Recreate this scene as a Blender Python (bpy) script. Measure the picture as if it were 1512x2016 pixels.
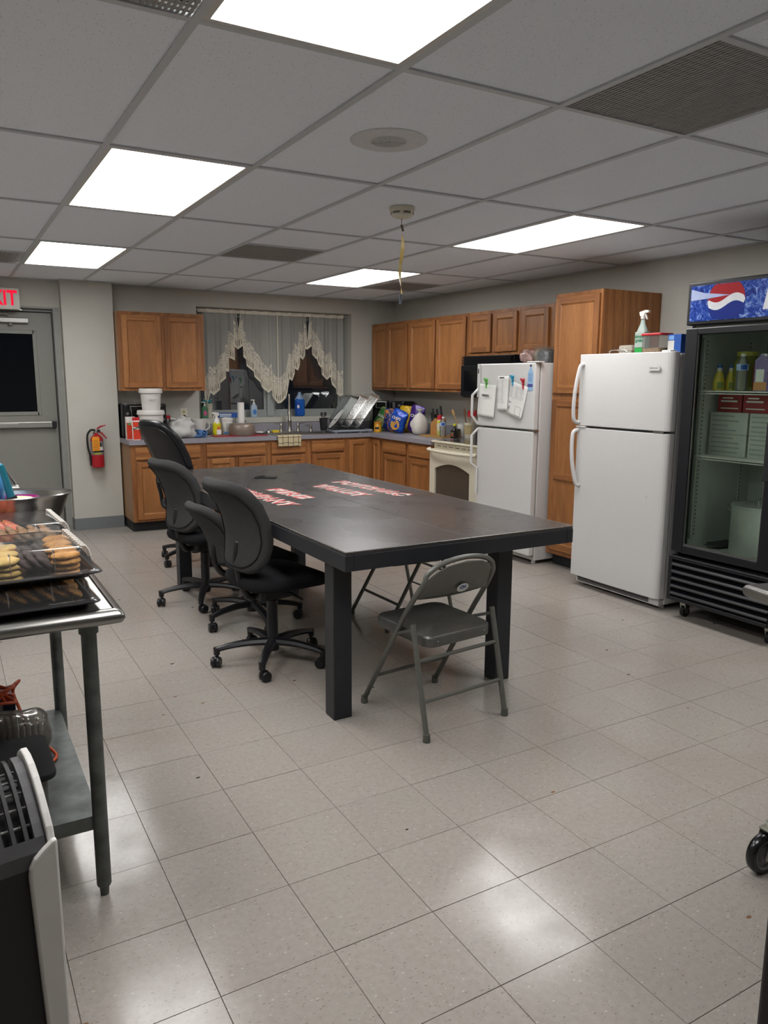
import bpy, bmesh, math, random
from mathutils import Matrix, Vector
for o in list(bpy.data.objects): bpy.data.objects.remove(o)
S = bpy.context.scene
COL = S.collection
R_ = math.radians
rnd = random.Random(7)
HC = 2.3603            # ceiling height
HCAM = 1.469
XR, YB = 4.75, 8.03    # right wall, back wall
XL, YF = -1.9, -2.2    # left wall, wall behind the camera
# ---------------------------------------------------------------- camera
def make_camera():
    yaw, pit, rol = R_(29.83316), R_(9.83075), R_(-0.29977)
    fw = Vector((math.sin(yaw)*math.cos(pit), math.cos(yaw)*math.cos(pit), -math.sin(pit)))
    r = Vector((math.cos(yaw), -math.sin(yaw), 0)); d = fw.cross(r)
    c, s = math.cos(rol), math.sin(rol)
    r2 = c*r + s*d; d2 = -s*r + c*d
    m = Matrix((( r2.x, -d2.x, -fw.x, 0), (r2.y, -d2.y, -fw.y, 0), (r2.z, -d2.z, -fw.z, HCAM), (0, 0, 0, 1)))
    cd = bpy.data.cameras.new('camera'); co = bpy.data.objects.new('camera', cd); COL.objects.link(co)
    co.matrix_world = m
    cd.sensor_fit = 'VERTICAL'; cd.sensor_height = 36; cd.lens = 1509.58/2016*36
    cd.clip_start = 0.02; cd.clip_end = 60
    S.camera = co
make_camera()
# ---------------------------------------------------------------- world, exposure
w = bpy.data.worlds.new('night'); S.world = w; w.use_nodes = True
w.node_tree.nodes['Background'].inputs[0].default_value = (0.010, 0.011, 0.014, 1)
w.node_tree.nodes['Background'].inputs[1].default_value = 1.0
S.view_settings.view_transform = 'Standard'; S.view_settings.look = 'None'
S.view_settings.gamma = 1; S.view_settings.use_curve_mapping = False
S.view_settings.exposure = 0.08
LAMP = 13.0             # radiance of the fluorescent diffusers
# ---------------------------------------------------------------- materials
def lin(c):
    return tuple(((x/12.92) if x <= .04045 else ((x+.055)/1.055)**2.4) for x in c)
def hexc(h):
    return lin(tuple(int(h[i:i+2], 16)/255 for i in (0, 2, 4)))
MATS = {}
class N:
    def __init__(s, name):
        s.m = bpy.data.materials.new(name); s.m.use_nodes = True
        s.t = s.m.node_tree; s.b = s.t.nodes['Principled BSDF']; s.o = s.t.nodes['Material Output']
    def n(s, ty, **k):
        x = s.t.nodes.new(ty)
        for a, v in k.items(): setattr(x, a, v)
        return x
    def l(s, a, b): s.t.links.new(a, b)
    def coord(s, scale=(1, 1, 1), kind='Object', rot=(0, 0, 0)):
        c = s.n('ShaderNodeTexCoord'); m = s.n('ShaderNodeMapping')
        m.inputs['Scale'].default_value = scale; m.inputs['Rotation'].default_value = rot
        s.l(c.outputs[kind], m.inputs[0]); return m.outputs[0]
    def noise(s, vec, scale, detail=3, rough=.5, dist=0):
        x = s.n('ShaderNodeTexNoise'); x.inputs['Scale'].default_value = scale
        x.inputs['Detail'].default_value = detail; x.inputs['Roughness'].default_value = rough
        x.inputs['Distortion'].default_value = dist
        s.l(vec, x.inputs['Vector']); return x.outputs['Fac']
    def ramp(s, fac, stops, interp='LINEAR'):
        x = s.n('ShaderNodeValToRGB'); x.color_ramp.interpolation = interp
        e = x.color_ramp.elements
        while len(e) < len(stops): e.new(.5)
        for i, (p, c) in enumerate(stops):
            e[i].position = p; e[i].color = (*c, 1) if len(c) == 3 else c
        s.l(fac, x.inputs[0]); return x.outputs['Color']
    def mix(s, fac, a, b, mode='MIX'):
        x = s.n('ShaderNodeMix', data_type='RGBA', blend_type=mode)
        for i, v in ((0, fac), (6, a), (7, b)):
            if hasattr(v, 'node'): s.l(v, x.inputs[i])
            else: x.inputs[i].default_value = v if i == 0 else (*v[:3], 1)
        return x.outputs[2]
    def math(s, op, a, b=0.0):
        x = s.n('ShaderNodeMath', operation=op)
        for i, v in ((0, a), (1, b)):
            if hasattr(v, 'node'): s.l(v, x.inputs[i])
            else: x.inputs[i].default_value = v
        return x.outputs[0]
    def bump(s, h, strength=.2, dist=.002):
        x = s.n('ShaderNodeBump'); x.inputs['Strength'].default_value = strength
        x.inputs['Distance'].default_value = dist
        s.l(h, x.inputs['Height']); s.l(x.outputs[0], s.b.inputs['Normal'])
    def set(s, col=None, rough=None, metal=None, spec=None):
        if col is not None:
            if hasattr(col, 'node'): s.l(col, s.b.inputs['Base Color'])
            else: s.b.inputs['Base Color'].default_value = (*col[:3], 1)
        if rough is not None:
            if hasattr(rough, 'node'): s.l(rough, s.b.inputs['Roughness'])
            else: s.b.inputs['Roughness'].default_value = rough
        if metal is not None: s.b.inputs['Metallic'].default_value = metal
        if spec is not None: s.b.inputs['Specular IOR Level'].default_value = spec
def mat(name, h, rough=.5, metal=0, var=.06, scale=30, bump=0, spec=None):
    """plain procedural surface: slight tone variation and grain"""
    if name in MATS: return MATS[name]
    s = N(name); c = hexc(h) if isinstance(h, str) else h
    v = s.coord()
    f = s.noise(v, scale, 4)
    s.set(s.ramp(f, [(.3, tuple(x*(1-var) for x in c)), (.7, tuple(min(1, x*(1+var)) for x in c))]), rough, metal, spec)
    if bump: s.bump(s.noise(v, scale*6, 2), bump, .001)
    MATS[name] = s.m; return s.m
def oak(name, axis, tint=1.0, base=('784b28', '956137', 'ac7745')):
    if name in MATS: return MATS[name]
    s = N(name)
    sc = {'z': (1, 1, .06), 'x': (.06, 1, 1), 'y': (1, .06, 1)}[axis]
    v = s.coord(sc)
    rn = s.n('ShaderNodeObjectInfo')
    add = s.n('ShaderNodeVectorMath', operation='ADD'); s.l(v, add.inputs[0])
    cmb = s.n('ShaderNodeCombineXYZ')
    rr = s.math('MULTIPLY', rn.outputs['Random'], 7.0)
    for i in range(3): s.l(rr, cmb.inputs[i])
    s.l(cmb.outputs[0], add.inputs[1]); v = add.outputs[0]
    big = s.noise(v, 9, 3, .5, 1.2)
    wv = s.n('ShaderNodeTexWave'); wv.wave_type = 'RINGS'; wv.inputs['Scale'].default_value = 5.5
    wv.inputs['Distortion'].default_value = 7; wv.inputs['Detail'].default_value = 2
    wv.inputs['Detail Scale'].default_value = 1.2
    s.l(v, wv.inputs['Vector'])
    fine = s.noise(v, 160, 4, .7)
    c = [tuple(min(1, x*tint) for x in hexc(h)) for h in base]
    col = s.ramp(big, [(.25, c[0]), (.5, c[1]), (.75, c[2])])
    col = s.mix(s.ramp(wv.outputs['Fac'], [(.0, (.35,)*3), (.35, (0, 0, 0))]), col, tuple(x*.62 for x in c[0]))
    col = s.mix(s.ramp(fine, [(.4, (.42,)*3), (.55, (0, 0, 0))]), col, tuple(x*.7 for x in c[0]))
    s.set(col, .42, 0, .4); s.bump(fine, .08, .001)
    MATS[name] = s.m; return s.m
def clear(name, tint='ffffff', gloss=.25, rough=.03, body=0.0, body_col='ffffff'):
    """thin clear plastic or glass: see-through with a fresnel sheen, optional milky body"""
    if name in MATS: return MATS[name]
    s = N(name); s.t.nodes.remove(s.b)
    tr = s.n('ShaderNodeBsdfTransparent'); tr.inputs[0].default_value = (*hexc(tint), 1)
    gl = s.n('ShaderNodeBsdfGlossy'); gl.inputs['Roughness'].default_value = rough
    lw = s.n('ShaderNodeLayerWeight'); lw.inputs[0].default_value = gloss
    mx = s.n('ShaderNodeMixShader'); last = tr.outputs[0]
    if body > 0:
        df = s.n('ShaderNodeBsdfDiffuse'); df.inputs[0].default_value = (*hexc(body_col), 1)
        m2 = s.n('ShaderNodeMixShader'); m2.inputs[0].default_value = body
        s.l(tr.outputs[0], m2.inputs[1]); s.l(df.outputs[0], m2.inputs[2]); last = m2.outputs[0]
    s.l(lw.outputs['Fresnel'], mx.inputs[0]); s.l(last, mx.inputs[1]); s.l(gl.outputs[0], mx.inputs[2])
    s.l(mx.outputs[0], s.o.inputs[0])
    MATS[name] = s.m; return s.m
def emit(name, h, strength, stripes=False):
    s = N(name); s.t.nodes.remove(s.b)
    em = s.n('ShaderNodeEmission'); em.inputs[0].default_value = (*hexc(h), 1)
    if stripes:     # two tubes glow behind the ribbed acrylic
        c = s.n('ShaderNodeTexCoord'); sp = s.n('ShaderNodeSeparateXYZ'); s.l(c.outputs['Object'], sp.inputs[0])
        a = s.math('MULTIPLY', s.math('ADD', sp.outputs[0], .14), 22.4)
        b = s.math('COSINE', a); 
        f = s.math('ADD', s.math('MULTIPLY', b, .16*strength), strength)
        s.l(f, em.inputs[1])
    else: em.inputs[1].default_value = strength
    s.l(em.outputs[0], s.o.inputs[0]); MATS[name] = s.m; return s.m
# ---------------------------------------------------------------- mesh builder
class MB:
    def __init__(s): s.v = []; s.f = []; s.mi = []
    def n(s): return len(s.v)
    def face(s, idx, m=0): s.f.append(tuple(idx)); s.mi.append(m)
    def xf(s, k, M):
        for i in range(k, len(s.v)): s.v[i] = tuple(M @ Vector(s.v[i]))
        return s
    def box(s, x0, x1, y0, y1, z0, z1, m=0):
        k = s.n()
        s.v += [(x, y, z) for z in (z0, z1) for y in (y0, y1) for x in (x0, x1)]
        for q in ((0, 2, 3, 1), (4, 5, 7, 6), (0, 1, 5, 4), (2, 6, 7, 3), (0, 4, 6, 2), (1, 3, 7, 5)):
            s.face([k+i for i in q], m)
        return s
    def prism(s, poly, a, b, axis='z', m=0):
        """extrude a 2D polygon between a and b along axis; poly coords are the other two axes in order"""
        k = s.n(); n = len(poly)
        def P(u, v, t): return {'z': (u, v, t), 'y': (u, t, v), 'x': (t, u, v)}[axis]
        s.v += [P(u, v, a) for u, v in poly] + [P(u, v, b) for u, v in poly]
        s.face(range(k, k+n), m); s.face(range(k+2*n-1, k+n-1, -1), m)
        for i in range(n): s.face((k+i, k+(i+1) % n, k+n+(i+1) % n, k+n+i), m)
        return s
    def lathe(s, prof, seg=20, c=(0, 0, 0), m=0, sx=1, sy=1, cap=True, ms=None):
        k = s.n(); n = len(prof)
        for r, z in prof:
            for i in range(seg):
                a = 2*math.pi*i/seg
                s.v.append((c[0]+r*math.cos(a)*sx, c[1]+r*math.sin(a)*sy, c[2]+z))
        for j in range(n-1):
            for i in range(seg):
                i2 = (i+1) % seg
                s.face((k+j*seg+i, k+j*seg+i2, k+(j+1)*seg+i2, k+(j+1)*seg+i), ms[j] if ms else m)
        if cap:
            s.face([k+i for i in range(seg-1, -1, -1)], ms[0] if ms else m)
            s.face([k+(n-1)*seg+i for i in range(seg)], ms[-1] if ms else m)
        return s
    def tube(s, pts, r, seg=8, closed=False, m=0, cap=True):
        P = [Vector(p) for p in pts]; n = len(P); k = s.n()
        rr = r if isinstance(r, (list, tuple)) else [r]*n
        up = None
        for i in range(n):
            a = P[(i-1) % n] if (closed or i > 0) else P[i]
            b = P[(i+1) % n] if (closed or i < n-1) else P[i]
            t = (b-a)
            if t.length < 1e-9: t = Vector((0, 0, 1))
            t.normalize()
            if up is None:
                up = Vector((0, 0, 1)) if abs(t.z) < .9 else Vector((1, 0, 0))
            up = (up - t*up.dot(t))
            if up.length < 1e-6: up = t.orthogonal()
            up.normalize(); sd = t.cross(up)
            for j in range(seg):
                an = 2*math.pi*j/seg
                s.v.append(tuple(P[i] + (up*math.cos(an)+sd*math.sin(an))*rr[i]))
        for i in range(n if closed else n-1):
            for j in range(seg):
                j2 = (j+1) % seg; i2 = (i+1) % n
                s.face((k+i*seg+j, k+i*seg+j2, k+i2*seg+j2, k+i2*seg+j), m)
        if cap and not closed:
            s.face([k+j for j in range(seg-1, -1, -1)], m); s.face([k+(n-1)*seg+j for j in range(seg)], m)
        return s
    def sq(s, w, d, h, c=(0, 0, 0), e1=.5, e2=.5, nu=24, nv=12, m=0, fn=None):
        """superellipsoid w*d*h centred at c: e1 shapes the vertical section, e2 the plan"""
        k = s.n()
        def pw(x, e): return math.copysign(abs(x)**e, x)
        for j in range(nv+1):
            ph = -math.pi/2+math.pi*j/nv
            for i in range(nu):
                th = 2*math.pi*i/nu
                x = w/2*pw(math.cos(ph), e1)*pw(math.cos(th), e2)
                y = d/2*pw(math.cos(ph), e1)*pw(math.sin(th), e2)
                z = h/2*pw(math.sin(ph), e1)
                if fn: x, y, z = fn(x, y, z)
                s.v.append((x+c[0], y+c[1], z+c[2]))
        for j in range(nv):
            for i in range(nu):
                i2 = (i+1) % nu
                s.face((k+j*nu+i, k+j*nu+i2, k+(j+1)*nu+i2, k+(j+1)*nu+i), m)
        return s
    def grid(s, fn, nu, nv, m=0):
        k = s.n()
        for j in range(nv+1):
            for i in range(nu+1): s.v.append(tuple(fn(i/nu, j/nv)))
        for j in range(nv):
            for i in range(nu):
                a = k+j*(nu+1)+i; s.face((a, a+1, a+nu+2, a+nu+1), m)
        return s
    def obj(s, name, mats, parent=None, bevel=0, smooth=False, solid=0, sub=0):
        me = bpy.data.meshes.new(name); me.from_pydata(s.v, [], s.f)
        if not isinstance(mats, (list, tuple)): mats = [mats]
        for q in mats: me.materials.append(q)
        me.polygons.foreach_set('material_index', [min(i, len(mats)-1) for i in s.mi])
        bm = bmesh.new(); bm.from_mesh(me)
        bmesh.ops.remove_doubles(bm, verts=bm.verts, dist=1e-6)
        bmesh.ops.recalc_face_normals(bm, faces=bm.faces)
        bm.to_mesh(me); bm.free()
        if smooth: me.shade_smooth() if smooth is True else None
        o = bpy.data.objects.new(name, me); COL.objects.link(o)
        if parent: o.parent = parent
        if solid:
            q = o.modifiers.new('s', 'SOLIDIFY'); q.thickness = solid; q.offset = 0
        if bevel:
            q = o.modifiers.new('b', 'BEVEL'); q.width = bevel; q.segments = 2; q.limit_method = 'ANGLE'; q.angle_limit = R_(40)
        if sub:
            q = o.modifiers.new('u', 'SUBSURF'); q.levels = sub; q.render_levels = sub
        if smooth == 'auto':
            me.shade_smooth()
            q = o.modifiers.new('e', 'EDGE_SPLIT'); q.split_angle = R_(38)
        return o
def clampz(b, z=0.0):
    b.v = [(v[0], v[1], max(v[2], z)) for v in b.v]; return b
ORD = ['first', 'second', 'third', 'fourth', 'fifth', 'sixth', 'seventh', 'eighth', 'ninth', 'tenth', 'eleventh', 'twelfth']
def sm(pts, n=6, closed=False):
    """catmull-rom through points"""
    P = [Vector(p) for p in pts]; out = []; L = len(P)
    rng = range(L if closed else L-1)
    for i in rng:
        if closed: p0, p1, p2, p3 = P[i-1], P[i], P[(i+1) % L], P[(i+2) % L]
        else: p0, p1, p2, p3 = P[max(i-1, 0)], P[i], P[i+1], P[min(i+2, L-1)]
        for j in range(n):
            t = j/n
            out.append(.5*((2*p1)+(-p0+p2)*t+(2*p0-5*p1+4*p2-p3)*t*t+(-p0+3*p1-3*p2+p3)*t**3))
    if not closed: out.append(P[-1])
    return [tuple(p) for p in out]
def rrect(x0, x1, y0, y1, r, n=5):
    out = []
    for cx, cy, a0 in ((x1-r, y1-r, 0), (x0+r, y1-r, 90), (x0+r, y0+r, 180), (x1-r, y0+r, 270)):
        for i in range(n+1):
            a = R_(a0+90*i/n); out.append((cx+r*math.cos(a), cy+r*math.sin(a)))
    return out
def B(*a, **k): return MB().box(*a, **k)
def thing(name, label, cat, loc=(0, 0, 0), rotz=0, group=None):
    o = bpy.data.objects.new(name, None); COL.objects.link(o); o.empty_display_size = .1
    o.location = loc; o.rotation_euler = (0, 0, rotz); o['label'] = label; o['category'] = cat
    if group: o['group'] = group
    return o
def tag(o, label, cat, group=None, loc=None, rotz=0):
    o['label'] = label; o['category'] = cat
    if group: o['group'] = group
    if loc is not None: o.location = loc
    if rotz: o.rotation_euler = (0, 0, rotz)
    return o
def struct(o): o['kind'] = 'structure'; return o
def dup(root, loc, rotz, label=None, group=None):
    r = root.copy(); COL.objects.link(r); r.location = loc; r.rotation_euler = (0, 0, rotz)
    if label: r['label'] = label
    if group: r['group'] = group
    for ch in list(root.children):
        c = ch.copy(); COL.objects.link(c); c.parent = r
        for g in ch.children:
            d = g.copy(); COL.objects.link(d); d.parent = c
    return r
def text(body, size, m, M, parent, name='lettering', extrude=.0004, offset=0, sx=1, shear=0, align='CENTER', space=1):
    c = bpy.data.curves.new(name, 'FONT'); c.body = body; c.size = size; c.extrude = extrude; c.offset = offset
    c.align_x = align; c.align_y = 'CENTER'; c.shear = shear; c.space_character = space; c.resolution_u = 2; c.space_line = .8
    t = bpy.data.objects.new(name, c); COL.objects.link(t)
    dg = bpy.context.evaluated_depsgraph_get()
    me = bpy.data.meshes.new_from_object(t.evaluated_get(dg)); bpy.data.objects.remove(t)
    me.transform(Matrix.Diagonal((sx, 1, 1, 1))); me.transform(M)
    me.materials.clear(); me.materials.append(m)
    o = bpy.data.objects.new(name, me); COL.objects.link(o)
    if parent: o.parent = parent
    return o
def frame(origin, xa, ya):
    xa = Vector(xa).normalized(); ya = Vector(ya).normalized(); za = xa.cross(ya)
    return Matrix(((xa.x, ya.x, za.x, origin[0]), (xa.y, ya.y, za.y, origin[1]), (xa.z, ya.z, za.z, origin[2]), (0, 0, 0, 1)))
FRONT = lambda x, y, z: frame((x, y, z), (1, 0, 0), (0, 0, 1))      # faces -y
# common materials
m_wall = mat('wall_paint', 'b5b3aa', .75, var=.02, scale=8, bump=.05)
m_base = mat('vinyl_base', '6d7173', .5, var=.03)
m_white = mat('appliance_white', 'cbcac8', .28, var=.01)
m_whitep = mat('white_plastic', 'dcdad4', .4, var=.02)
m_black = mat('black_plastic', '15161a', .4, var=.05)
m_blackm = mat('black_matte', '101114', .75, var=.05)
m_steel = mat('brushed_steel', 'a8a7a2', .3, 1, var=.1, scale=12)
m_chrome = mat('chrome', 'd6d6d6', .12, 1, var=.02)
m_nickel = mat('satin_nickel', 'a39e96', .3, 1, var=.05)
m_glass = clear('clear_glass', 'f4f8f6', .12, .02)
m_clearp = clear('clear_plastic', 'f6f6f4', .22, .06, .06)
m_red = mat('red_plastic', 'b3202a', .35)
m_oakz = oak('oak_vertical_grain', 'z'); m_oakx = oak('oak_level_grain', 'x')
m_oakp = oak('oak_panel', 'z', base=('88582f', '99663a', 'a87141'))
m_paper = mat('paper', 'dededa', .8, var=.02)
m_ink = mat('printing_ink', '1b1b1d', .7)
m_inkg = mat('faint_print', '8d8d8f', .8)
# ================================================================ SETTING
# ---- floor: 12 inch vinyl tiles, each its own piece
def floor_mat():
    s = N('vinyl_tile'); v = s.coord(kind='Object')
    oi = s.n('ShaderNodeObjectInfo')
    geo = s.n('ShaderNodeNewGeometry')
    def chips(scale, dx, thr, sz, rz):
        mp = s.n('ShaderNodeMapping'); mp.inputs['Scale'].default_value = (1, dx, 1); mp.inputs['Rotation'].default_value = (0, 0, rz)
        s.l(geo.outputs['Position'], mp.inputs[0])
        vo = s.n('ShaderNodeTexVoronoi'); vo.inputs['Scale'].default_value = scale; s.l(mp.outputs[0], vo.inputs['Vector'])
        sp = s.n('ShaderNodeSeparateColor'); s.l(vo.outputs['Color'], sp.inputs[0])
        near = s.math('LESS_THAN', vo.outputs['Distance'], sz)
        pick = s.math('GREATER_THAN', sp.outputs[0], thr)
        return s.math('MULTIPLY', near, pick), sp.outputs[1]
    base = s.ramp(s.noise(geo.outputs['Position'], 1.1, 4, .6), [(.3, hexc('9a938c')), (.6, hexc('9c968f')), (.8, hexc('9a9591'))])
    f = s.noise(geo.outputs['Position'], 55, 3)
    base = s.mix(.5, base, s.ramp(f, [(.35, hexc('938d86')), (.65, hexc('a19b94'))]))
    base = s.mix(s.math('MULTIPLY', oi.outputs['Random'], .16), base, hexc('857f78'))
    m1, c1 = chips(60, 2.6, .66, .24, .5)
    col = s.mix(s.math('MULTIPLY', m1, .8), base, s.ramp(c1, [(0, hexc('746c62')), (.35, hexc('8a8074')), (.6, hexc('7c7f84')), (.85, hexc('bdb8ae'))], 'CONSTANT'))
    m2, c2 = chips(85, 2.4, .7, .2, -.9)
    col = s.mix(s.math('MULTIPLY', m2, .7), col, s.ramp(c2, [(0, hexc('68605a')), (.4, hexc('867b70')), (.75, hexc('b9b4ab'))], 'CONSTANT'))
    m3, c3 = chips(7, 1.8, .84, .07, .3)     # specks of dirt
    col = s.mix(m3, col, s.ramp(c3, [(0, hexc('2e2a27')), (.5, hexc('7a5d45'))], 'CONSTANT'))
    st = s.noise(geo.outputs['Position'], .9, 6, .65, .6)        # reddish traffic wear
    col = s.mix(s.ramp(st, [(.52, (0, 0, 0)), (.75, (.35,)*3)]), col, hexc('8c7464'))
    s.set(col, s.ramp(s.noise(geo.outputs['Position'], 6, 4), [(.3, (.10,)*3), (.7, (.24,)*3)]), 0, .24)
    s.bump(s.noise(geo.outputs['Position'], 9, 3), .05, .004)
    return s.m
m_tile = floor_mat(); m_joint = mat('tile_joint', '6b655e', .9)
fl = struct(B(XL, XR, YF, YB+.12, -.12, -.004).obj('floor', m_joint))
T = .3048; FX, FY = 1.38545, 1.59905; g = .0004
def camproj(x, y, z=0):
    yaw, pit = R_(29.833), R_(9.831)
    fw = (math.sin(yaw)*math.cos(pit), math.cos(yaw)*math.cos(pit), -math.sin(pit))
    r = (math.cos(yaw), -math.sin(yaw), 0); d = Vector(fw).cross(Vector(r))
    p = Vector((x, y, z-HCAM)); f = p.dot(Vector(fw))
    return (756+1509.6*p.dot(Vector(r))/f, 1008+1509.6*p.dot(d)/f) if f > .1 else (-9999, -9999)
cells = []
for i in range(int((XL-FX)/T)-2, int((XR-FX)/T)+2):
    for j in range(int((YF-FY)/T)-2, int((YB+.1-FY)/T)+2):
        x0, x1 = max(XL, FX+i*T)+g, min(XR, FX+i*T+T)-g
        y0, y1 = max(YF, FY+j*T)+g, min(YB+.12, FY+j*T+T)-g
        if x1-x0 < .02 or y1-y0 < .02: continue
        cells.append((x0, x1, y0, y1))
def vis(c):
    x, y = (c[0]+c[1])/2, (c[2]+c[3])/2
    px, py = camproj(x, y); return -80 < px < 1590 and 900 < py < 2200 and not (x > 3.98 and y > 2.6)
near = sorted([c for c in cells if vis(c)], key=lambda c: (c[0]+c[1])**2+(c[2]+c[3])**2)[:300]
def tilemesh(w, h):
    b = MB(); k = .0008
    b.v = [(-w/2, -h/2, -.004), (w/2, -h/2, -.004), (w/2, h/2, -.004), (-w/2, h/2, -.004),
           (-w/2+k, -h/2+k, 0), (w/2-k, -h/2+k, 0), (w/2-k, h/2-k, 0), (-w/2+k, h/2-k, 0)]
    for q in ((4, 5, 6, 7), (0, 1, 5, 4), (1, 2, 6, 5), (2, 3, 7, 6), (3, 0, 4, 7)): b.face(q)
    return b
cache = {}
def put_tile(c, parent):
    w, h = round(c[1]-c[0], 4), round(c[3]-c[2], 4)
    if (w, h) not in cache:
        o = tilemesh(w, h).obj('floor_tile', m_tile, parent); cache[(w, h)] = o.data
    else:
        o = bpy.data.objects.new('floor_tile', cache[(w, h)]); COL.objects.link(o); o.parent = parent
    o.location = ((c[0]+c[1])/2, (c[2]+c[3])/2, rnd.uniform(-.0003, .0003))
    o.rotation_euler = (rnd.gauss(0, .0012), rnd.gauss(0, .0012), 0)
for c in near: put_tile(c, fl)
rest = MB(); ns = set(near)
for c in cells:
    if c not in ns:
        k = rest.n(); t = tilemesh(c[1]-c[0], c[3]-c[2])
        rest.v += [(v[0]+(c[0]+c[1])/2, v[1]+(c[2]+c[3])/2, v[2]) for v in t.v]
        for f in t.f: rest.face([k+i for i in f])
ro = rest.obj('floor_tile', m_tile, fl); ro['kind'] = 'stuff'
# ---- walls
def window_wall():
    """back wall with the window opening"""
    b = MB(); x0, x1, z0, z1 = 2.36, 4.16, 1.035, 2.20; t = .24
    b.box(1.50, x0, YB, YB+t, 0, HC+.1); b.box(x1, XR+.1, YB, YB+t, 0, HC+.1)
    b.box(x0, x1, YB, YB+t, 0, z0); b.box(x0, x1, YB, YB+t, z1, HC+.1)
    return b
struct(window_wall().obj('wall_back', m_wall))
struct(B(XR, XR+.1, YF, YB, 0, HC+.1).obj('wall_right', m_wall))
struct(B(XL-.1, XL, YF, YB, 0, HC+.1).obj('wall_left', m_wall))
struct(B(XL-.1, XR+.1, YF-.1, YF, 0, HC+.1).obj('wall_front', m_wall))
dw = MB(); dw.box(XL-.1, .02, 7.97, 8.24, 0, HC+.1); dw.box(.02, 1.035, 7.97, 8.24, 2.115, HC+.1); dw.box(1.035, 1.04, 7.97, 8.24, 0, HC+.1)
struct(dw.obj('wall_door_side', m_wall))
struct(B(1.04, 1.50, 7.85, 8.27, 0, HC+.1).obj('trim_1', m_wall))
bb = MB(); bb.box(1.034, 1.502, 7.842, 7.85, 0, .115); bb.box(1.034, 1.04, 7.842, 7.97, 0, .115)
struct(bb.obj('baseboard_back', m_base, bevel=.002))
struct(B(XL, .0, 7.962, 7.97, 0, .115).obj('baseboard_door_side', m_base))
struct(B(XR-.008, XR, YF, 2.4, 0, .115).obj('baseboard_right', m_base))
struct(B(XL, XL+.008, YF, 7.96, 0, .115).obj('baseboard_left', m_base))
# ---- ceiling: lay-in panels on a tee grid
def ctile_mat():
    s = N('ceiling_panel'); geo = s.n('ShaderNodeNewGeometry'); P = geo.outputs['Position']
    vo = s.n('ShaderNodeTexVoronoi'); vo.inputs['Scale'].default_value = 95; s.l(P, vo.inputs['Vector'])
    sp = s.n('ShaderNodeSeparateColor'); s.l(vo.outputs['Color'], sp.inputs[0])
    hole = s.math('MULTIPLY', s.math('LESS_THAN', vo.outputs['Distance'], .2), s.math('GREATER_THAN', sp.outputs[0], .6))
    nz = s.noise(P, 300, 3)
    base = s.ramp(nz, [(.3, hexc('e6edf6')), (.7, hexc('eef4fb'))])
    s.set(s.mix(s.math('MULTIPLY', hole, .55), base, hexc('a3a4a4')), .9, 0, .15)
    s.bump(nz, .25, .001); return s.m
m_ct = ctile_mat(); m_tee = mat('tee_bar_paint', 'c0c4c8', .5, var=.02)
ce = struct(B(XL-.1, XR+.1, YF-.1, YB+.3, HC+.13, HC+.2).obj('ceiling', m_wall))
CX, CY = .636, 3.3003; CW, CL = .6096, 1.2192
LIGHTS = {(0, 0), (0, 2), (0, -2), (4, 0), (4, 2), (4, -2), (-2, -1), (-3, 1)}
VENTS = {(2, 1): 1, (5, 2): 1, (2, -2): 1, (-1, -2): 1, (-1, 2): 1}   # a half bay at the far end of the bay
xs = [XL]+[CX+i*CW for i in range(-4, 7)]+[XR]
ys = [YF]+[CY+j*CL for j in range(-4, 4)]+[YB]
tee = None
def bar(x0, x1, y0, y1, par):
    return B(x0, x1, y0, y1, HC-.002, HC+.004).obj('grid_bar', m_tee, par)
for x in xs[1:-1]: bar(x-.012, x+.012, YF, YB, ce)
for a in range(len(xs)-1):
    for y in ys[1:-1]: bar(xs[a]+.012, xs[a+1]-.012, y-.012, y+.012, ce)
struct(B(XL, XR, YB-.022, YB, HC-.002, HC+.003).obj('trim_2', m_tee)); struct(B(XR-.022, XR, YF, YB-.022, HC-.002, HC+.003).obj('trim_3', m_tee))
struct(B(XL, 1.04, 7.948, 7.97, HC-.002, HC+.003).obj('trim_4', m_tee)); struct(B(1.04, 1.5, 7.828, 7.85, HC-.002, HC+.003).obj('trim_5', m_tee))
def panel(x0, x1, y0, y1, k=0):
    b = MB(); e = .012
    b.box(x0+.002, x1-.002, y0+.002, y1-.002, HC+.005, HC+.02)
    o = b.obj('ceiling_panel', m_ct, ce)
    o.rotation_euler = (0, 0, 0)
for a in range(len(xs)-1):
    for c in range(len(ys)-1):
        i, j = a-5, c-5
        key = (i+0, j+0)
        i = round((xs[a]-CX)/CW) if a > 0 else -5; j = round((ys[c]-CY)/CL) if c > 0 else -5
        if (i, j) in LIGHTS: continue
        if (i, j) in VENTS:
            ym = ys[c]+CL/2
            bar(xs[a]+.012, xs[a+1]-.012, ym-.012, ym+.012, ce)
            panel(xs[a], xs[a+1], ym, ys[c+1]) if (i, j) in ((2, -2), (-1, -2)) and False else None
            if (i, j) in ((2, -2), (-1, -2)): panel(xs[a], xs[a+1], ys[c]+0, ym)
            else: panel(xs[a], xs[a+1], ym+.0, ys[c+1]) if False else panel(xs[a], xs[a+1], ys[c], ym)
            continue
        panel(xs[a], xs[a+1], ys[c], ys[c+1])
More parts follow.
